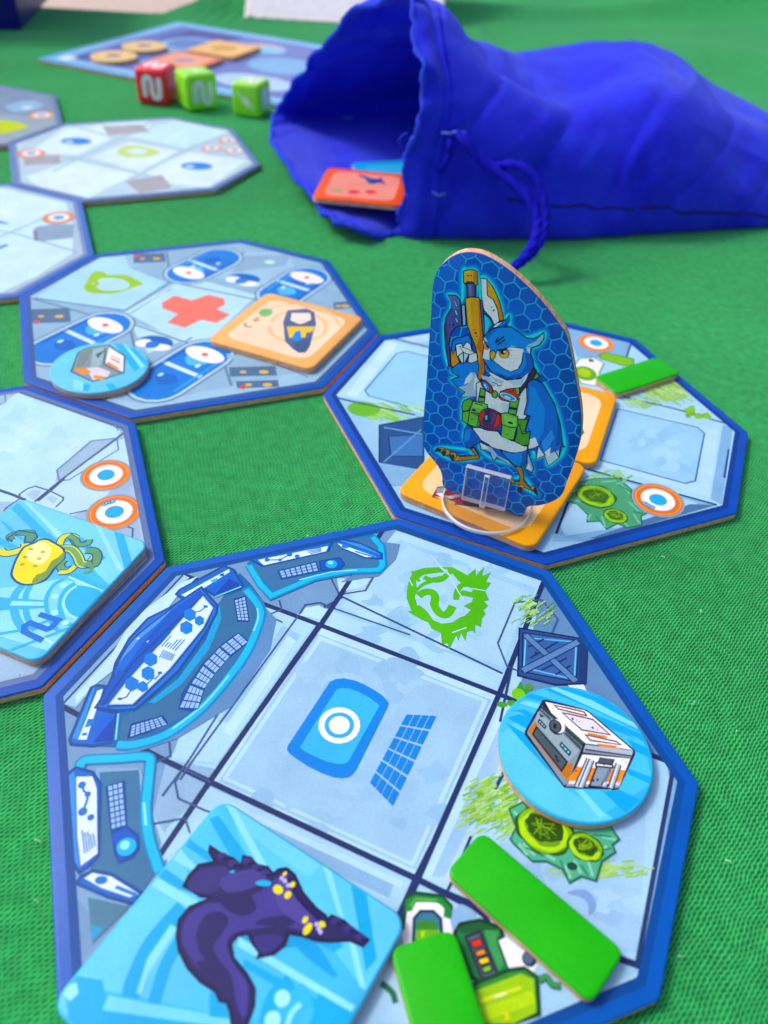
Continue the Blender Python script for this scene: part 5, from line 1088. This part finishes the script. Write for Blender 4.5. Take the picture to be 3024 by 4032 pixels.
def sheet(name, k0, k1, off=0.0, thick=.0009, close=False):
    V, F = [], []
    for k in range(k0, k1 + 1):
        for i in range(NR):
            p = grid[k][i]
            if off:
                q = p - cen[k]; p = p + q.normalized() * off; p.z = max(p.z, .0003)
            V.append(inv @ p)
    for r in range(k1 - k0):
        for i in range(NR):
            j = (i + 1) % NR; F.append([r * NR + i, (r + 1) * NR + i, (r + 1) * NR + j, r * NR + j])
    if close: F.append([(k1 - k0) * NR + i for i in range(NR)])
    me = mesh(name, V, F); uv = me.uv_layers.new(name='weave'); buf = []
    for f in F:
        for v in f: buf += [(k0 + v // NR) / SUBL * .0172 * 60, (v % NR) / NR]
    uv.data.foreach_set('uv', buf)
    o = link(name, me, M_BAG, BG, True)
    m = o.modifiers.new('thickness', 'SOLIDIFY'); m.thickness = thick; m.offset = 0
    return o
HEMK = 20
sheet('body', 0, NL - 1, close=True)
sheet('hem', 0, HEMK, .0011, .0008)
def tube(name, path, r, mat, parent, n=8, sm=5, closed=False, rfun=None, twist=0):
    P = catmull(path, closed, sm) if sm else path
    V, F = [], []; up = Vector((0, 0, 1)); inv_ = xf(parent).inverted()
    N = len(P)
    for i, p in enumerate(P):
        a_ = P[(i - 1) % N] if closed else P[max(i - 1, 0)]; b_ = P[(i + 1) % N] if closed else P[min(i + 1, N - 1)]
        t = (b_ - a_).normalized(); s_ = t.cross(up); s_ = s_.normalized() if s_.length > .05 else t.cross(Vector((1, 0, 0))).normalized(); u_ = s_.cross(t)
        rr = r * (rfun(i) if rfun else 1)
        for k in range(n):
            th_ = 2 * math.pi * k / n; rr = r * (rfun(i) if rfun else 1) * (1 + (.16 * math.sin(3 * th_ + twist * i) if twist else 0)); V.append(inv_ @ (p + (s_ * math.cos(th_) + u_ * math.sin(th_)) * rr))
    for i in range(N if closed else N - 1):
        j = (i + 1) % N
        for k in range(n): F.append([i * n + k, i * n + (k + 1) % n, j * n + (k + 1) % n, j * n + k])
    if not closed: F.append(list(range(n))[::-1]); F.append([(N - 1) * n + k for k in range(n)])
    return link(name, mesh(name, V, F), mat, parent, True)
M_HEM = simple('blue_frayed_edge', '2c48e6', .8, 1500, .3, .5, .0004, .1)
M_CORD = simple('blue_cord', '1a1ad0', .8, 2500, .35, .6, .0005, .1)
rim = [grid[0][i] + (grid[0][i] - cen[0]).normalized() * .0006 for i in range(NR)]
tube('hem_edge', rim, .0010, M_HEM, BG, 7, 0, True, lambda i: 1 + .35 * math.sin(i * 1.9) * math.sin(i * .53))
# seam along the front side and the stitched line of the hem
def on_bag(k, i, off): p = grid[k][i % NR]; return p + (p - cen[k]).normalized() * off
tube('side_seam', [on_bag(k, 9 - (k - 42) * 4 // 90, .0002) for k in range(42, NL - 12, 3)], .0007, simple('seam_thread', '0c0c8c', .9, 900, .3, .3), BG, 6, 2)
tube('hem_stitching', [on_bag(HEMK - 1, i, .0011) for i in range(3, 68)], .00035, M_HEM, BG, 5, 1)
for px_, py_ in ((968, 288), (992, 286)):
    p = at(px_, py_, .2805); tube('eyelet_stitch', [p + Vector((-.0022, 0, 0)), p + Vector((0, -.0012, .0004)), p + Vector((.0022, -.0002, 0))], .0005, simple('eyelet_thread', '5a7cf0', .8, 900, .3, .3), BG, 6, 3)
def cpath(L): return [at(x, y, d) for x, y, d in L]
tube('drawstring', cpath([(985, 288, .284), (1000, 300, .277), (1030, 335, .275), (1062, 362, .273), (1100, 388, .270), (1138, 425, .266), (1160, 468, .262), (1160, 500, .2585), (1148, 535, .254), (1128, 562, .2515), (1105, 582, .2500)]), .0017, M_CORD, BG, 15, 9, twist=.8)
tube('drawstring', cpath([(1062, 366, .274), (1092, 355, .272), (1125, 360, .2695), (1155, 385, .267), (1174, 425, .264), (1180, 468, .261), (1174, 505, .258), (1160, 535, .2545), (1138, 560, .252)]), .0014, M_CORD, BG, 15, 9, twist=.8)
tube('eyelet_stitch', [at(934, 414, .281), at(948, 422, .2795), at(962, 418, .281)], .0005, bpy.data.materials['eyelet_thread'], BG, 6, 3)
tube('drawstring', cpath([(968, 292, .283), (972, 310, .2785), (970, 335, .278), (958, 358, .2785), (948, 368, .281)]), .0013, M_CORD, BG, 8, 5)
tube('loose_thread', cpath([(868, 318, .290), (862, 305, .289), (870, 292, .288), (880, 288, .286)]), .0003, M_HEM, BG, 5, 4)

# tokens in the mouth of the bag
fb = (1050, 500, .4822)
q = [fpt(fb, *p, .0100) for p in ((368, 572), (962, 600), (1290, 335), (668, 322))]; c = sum(q, Vector((0, 0))) / 4; d = q[1] - q[0]
d = Matrix.Rotation(R(-7), 2) @ d.normalized(); c = q[0] + d * .0165 + Vector((-d.y, d.x)) * .0165
t, a = token('monster_token', 'orange-red square token lying in the mouth of the blue bag', 'token', square(c, math.atan2(d.y, d.x), .0331), .0080, 'f06a44', 'tokens in the bag')
a.p('f4a090', [Vector(p) for p in square(c, math.atan2(d.y, d.x), .0262, r=.004)])
a.fr(*fb); a.e('b0b070', 580, 520, 2.2, 2); a.e('ec5858', 712, 530, 2.2, 2); a.e('ec5858', 850, 530, 2.2, 2)
a.p('3c4c98', '730,385 790,395 860,420 920,425 930,400 945,430 975,470 930,455 870,465 830,460 800,420'); a.p('2f6fa8', '800,415 860,430 850,455 825,450')
a.build('printed_artwork', t)
d2 = Vector((math.cos(R(9)), math.sin(R(9)))); c2 = c + Vector((.014, .022))
t, a = token('monster_token', 'light blue token deeper inside the blue bag', 'token', square(c2, R(20), .0331), .0058, '2c9ce0', 'tokens in the bag', .0018)
a.p('58b8ec', [Vector(p) for p in square(c2, R(20), .024)]); a.build('printed_artwork', t)

# ------------------------------------------------------------------ things at the back
def box_thing(name, label, cat, corners, h, paint, th, lean=0.0, art=None, rim=None):
    """upright box: corners = two ground points of its front face, h height, th depth"""
    p, q = corners; u = (q - p); Lh = u.length; u.normalize(); n_ = Vector((u.y, -u.x, 0)); up_ = (Vector((0, 0, 1)) - n_ * lean).normalized(); fn = u.cross(up_)
    t = empty(name, (p + q) / 2, 0, label, cat); iv = xf(t).inverted()
    bm = bmesh.new(); vs = []
    for dz in (0, 1):
        for x, k in ((0, 0), (Lh, 0), (Lh, -th), (0, -th)): vs.append(bm.verts.new(iv @ (p + u * x + fn * k + up_ * (dz * h))))
    for f in ([3, 2, 1, 0], [4, 5, 6, 7], [0, 1, 5, 4], [1, 2, 6, 5], [2, 3, 7, 6], [3, 0, 4, 7]): bm.faces.new([vs[i] for i in f])
    bmesh.ops.recalc_face_normals(bm, faces=bm.faces); bmesh.ops.bevel(bm, geom=list(bm.edges), offset=.0012, segments=2, affect='EDGES')
    me = bpy.data.meshes.new('body'); bm.to_mesh(me); bm.free()
    c = me.color_attributes.new('ink', 'FLOAT_COLOR', 'CORNER'); c.data.foreach_set('color', [*ink(paint), 1.0] * len(me.loops))
    link('body', me, M_PRINT, t)
    a = Print(lambda X, Y: Vector((X * Lh, Y * h)), lambda P, e: p + u * P.x + up_ * P.y + fn * (e + .0001))
    a.STEP = 2e-5; art(a); a.build('printed_artwork', t)
def art_white(a):
    a.p('f4f0fa', [(.03, .03), (.97, .03), (.97, .97), (.03, .97)])
    rn = random.Random(4)
    for col, x, y, rx, ry in (('d4cef0', .45, .5, .08, .25), ('b8b4e8', .42, .62, .05, .12), ('dcd4f2', .55, .3, .09, .14), ('e8d8f0', .25, .4, .12, .2), ('b0aae0', .6, .55, .04, .12), ('f4dcec', .86, .5, .1, .4), ('d8e4f8', .15, .6, .08, .3), ('a8a4e0', .5, .72, .05, .09), ('e6e0f6', .7, .45, .07, .2)):
        a.p(col, [(x + rx * math.cos(t) * rn.uniform(.7, 1.2), y + ry * math.sin(t) * rn.uniform(.7, 1.2)) for t in (2 * math.pi * k / 14 for k in range(14))], 1)
box_thing('box_insert', 'white box panel with pale purple prints standing behind the bag', 'game box', (gnd(527, 39), gnd(958, 64)), .17, 'fff4f8', .028, 1.3, art_white)
def art_navy(a):
    a.p('e06a3c', [(0, .05), (.74, .10), (.84, .15), (.86, 1), (0, 1)]); a.p('c8502c', [(.3, .10), (.6, .12), (.7, .2), (.5, .24), (.3, .2)]); a.p('f0a050', [(.62, .13), (.8, .18), (.8, .3), (.6, .24)])
qb = gnd(47, 66); box_thing('game_box', 'dark navy game box with an orange picture at the top left corner', 'game box', (qb + Vector((-.16, -.030, 0)), qb), .10, '1c1c78', .20, 0, art_navy)

# ------------------------------------------------------------------ cloth and ground
noise.seed_set(9)
def sstep(a_, b_, x): t = max(0, min(1, (x - a_) / (b_ - a_))); return t * t * (3 - 2 * t)
def cloth_z(x, y):
    f = sstep(.60, .80, y) ; g_ = sstep(.10, .30, x) * sstep(.40, .62, y)
    z = .010 * f * noise.noise(Vector((x * 5, y * 5, 1)))
    z += .012 * g_ * math.exp(-((x * .55 + (y - .62) * .8 - .10) / .035) ** 2) + .010 * g_ * math.exp(-((x * .3 + (y - .86)) / .03) ** 2)
    z += .008 * sstep(.62, .70, y) * sstep(-.2, -.14, x) * math.exp(-(((y - .72) - x * .25) / .02) ** 2)
    return z + .0035 * sstep(-.20, -.26, x) * sstep(.36, .42, y) * math.exp(-((y - .47 - .2 * (x + .25)) / .02) ** 2) - .0002
def y_far(x): return .668 + .06 * (x + .28) + .55 * sstep(-.185, -.05, x)
V, F = [], []; NX, NY, ND = 150, 150, 8
for j in range(NY + ND + 1):
    for i in range(NX + 1):
        x = -.62 + 1.5 * i / NX; yf = y_far(x)
        if j <= NY: y = -.16 + (yf + .16) * j / NY; V.append((x, y, cloth_z(x, y) - .02 * sstep(yf - .03, yf, y) ** 2))
        else: k = (j - NY) / ND; V.append((x, yf + .004 + .015 * math.sin(x * 40) * k, -.02 - .32 * k))
for j in range(NY + ND):
    for i in range(NX): b = j * (NX + 1) + i; F.append([b, b + 1, b + NX + 2, b + NX + 1])
o = link('tablecloth', mesh('tablecloth', V, F), M_CLOTH, None, True); o['kind'] = 'structure'
# bits of lint on the cloth
M_G = simple('pale_gravel', 'e6cfc4', .9, 60, .5, .6, .01)
o = link('ground', mesh('ground', [(-20, -20, -.74), (20, -20, -.74), (20, 30, -.74), (-20, 30, -.74)], [[0, 1, 2, 3]]), M_G); o['kind'] = 'structure'

# fluff caught on the weave
rn = random.Random(12); V, F = [], []
for k in range(46):
    X, Y = rn.uniform(60, 2980), rn.uniform(1500, 3990); p = flat(X, Y, .0004); t0 = rn.uniform(0, 6.28); ln = rn.uniform(.0003, .0011); wd = rn.uniform(.00005, .00011)
    q = [p + Vector((math.cos(t0 + .5 * math.sin(s)) * ln * (s - 1.5) / 3, math.sin(t0 + .5 * math.sin(s * 1.7)) * ln * (s - 1.5) / 3, .00012 * s * (3 - s))) for s in range(4)]
    n_ = Vector((-math.sin(t0), math.cos(t0), 0)) * wd; b = len(V)
    for s in q: V += [s - n_, s + n_, s + Vector((0, 0, wd * 1.6))]
    for s in range(3):
        for e in range(3): F.append([b + s * 3 + e, b + s * 3 + (e + 1) % 3, b + s * 3 + 3 + (e + 1) % 3, b + s * 3 + 3 + e])
o = link('lint_fluff', mesh('lint_fluff', V, F), simple('pale_lint', 'c8e8d0', .9)); o['kind'] = 'stuff'
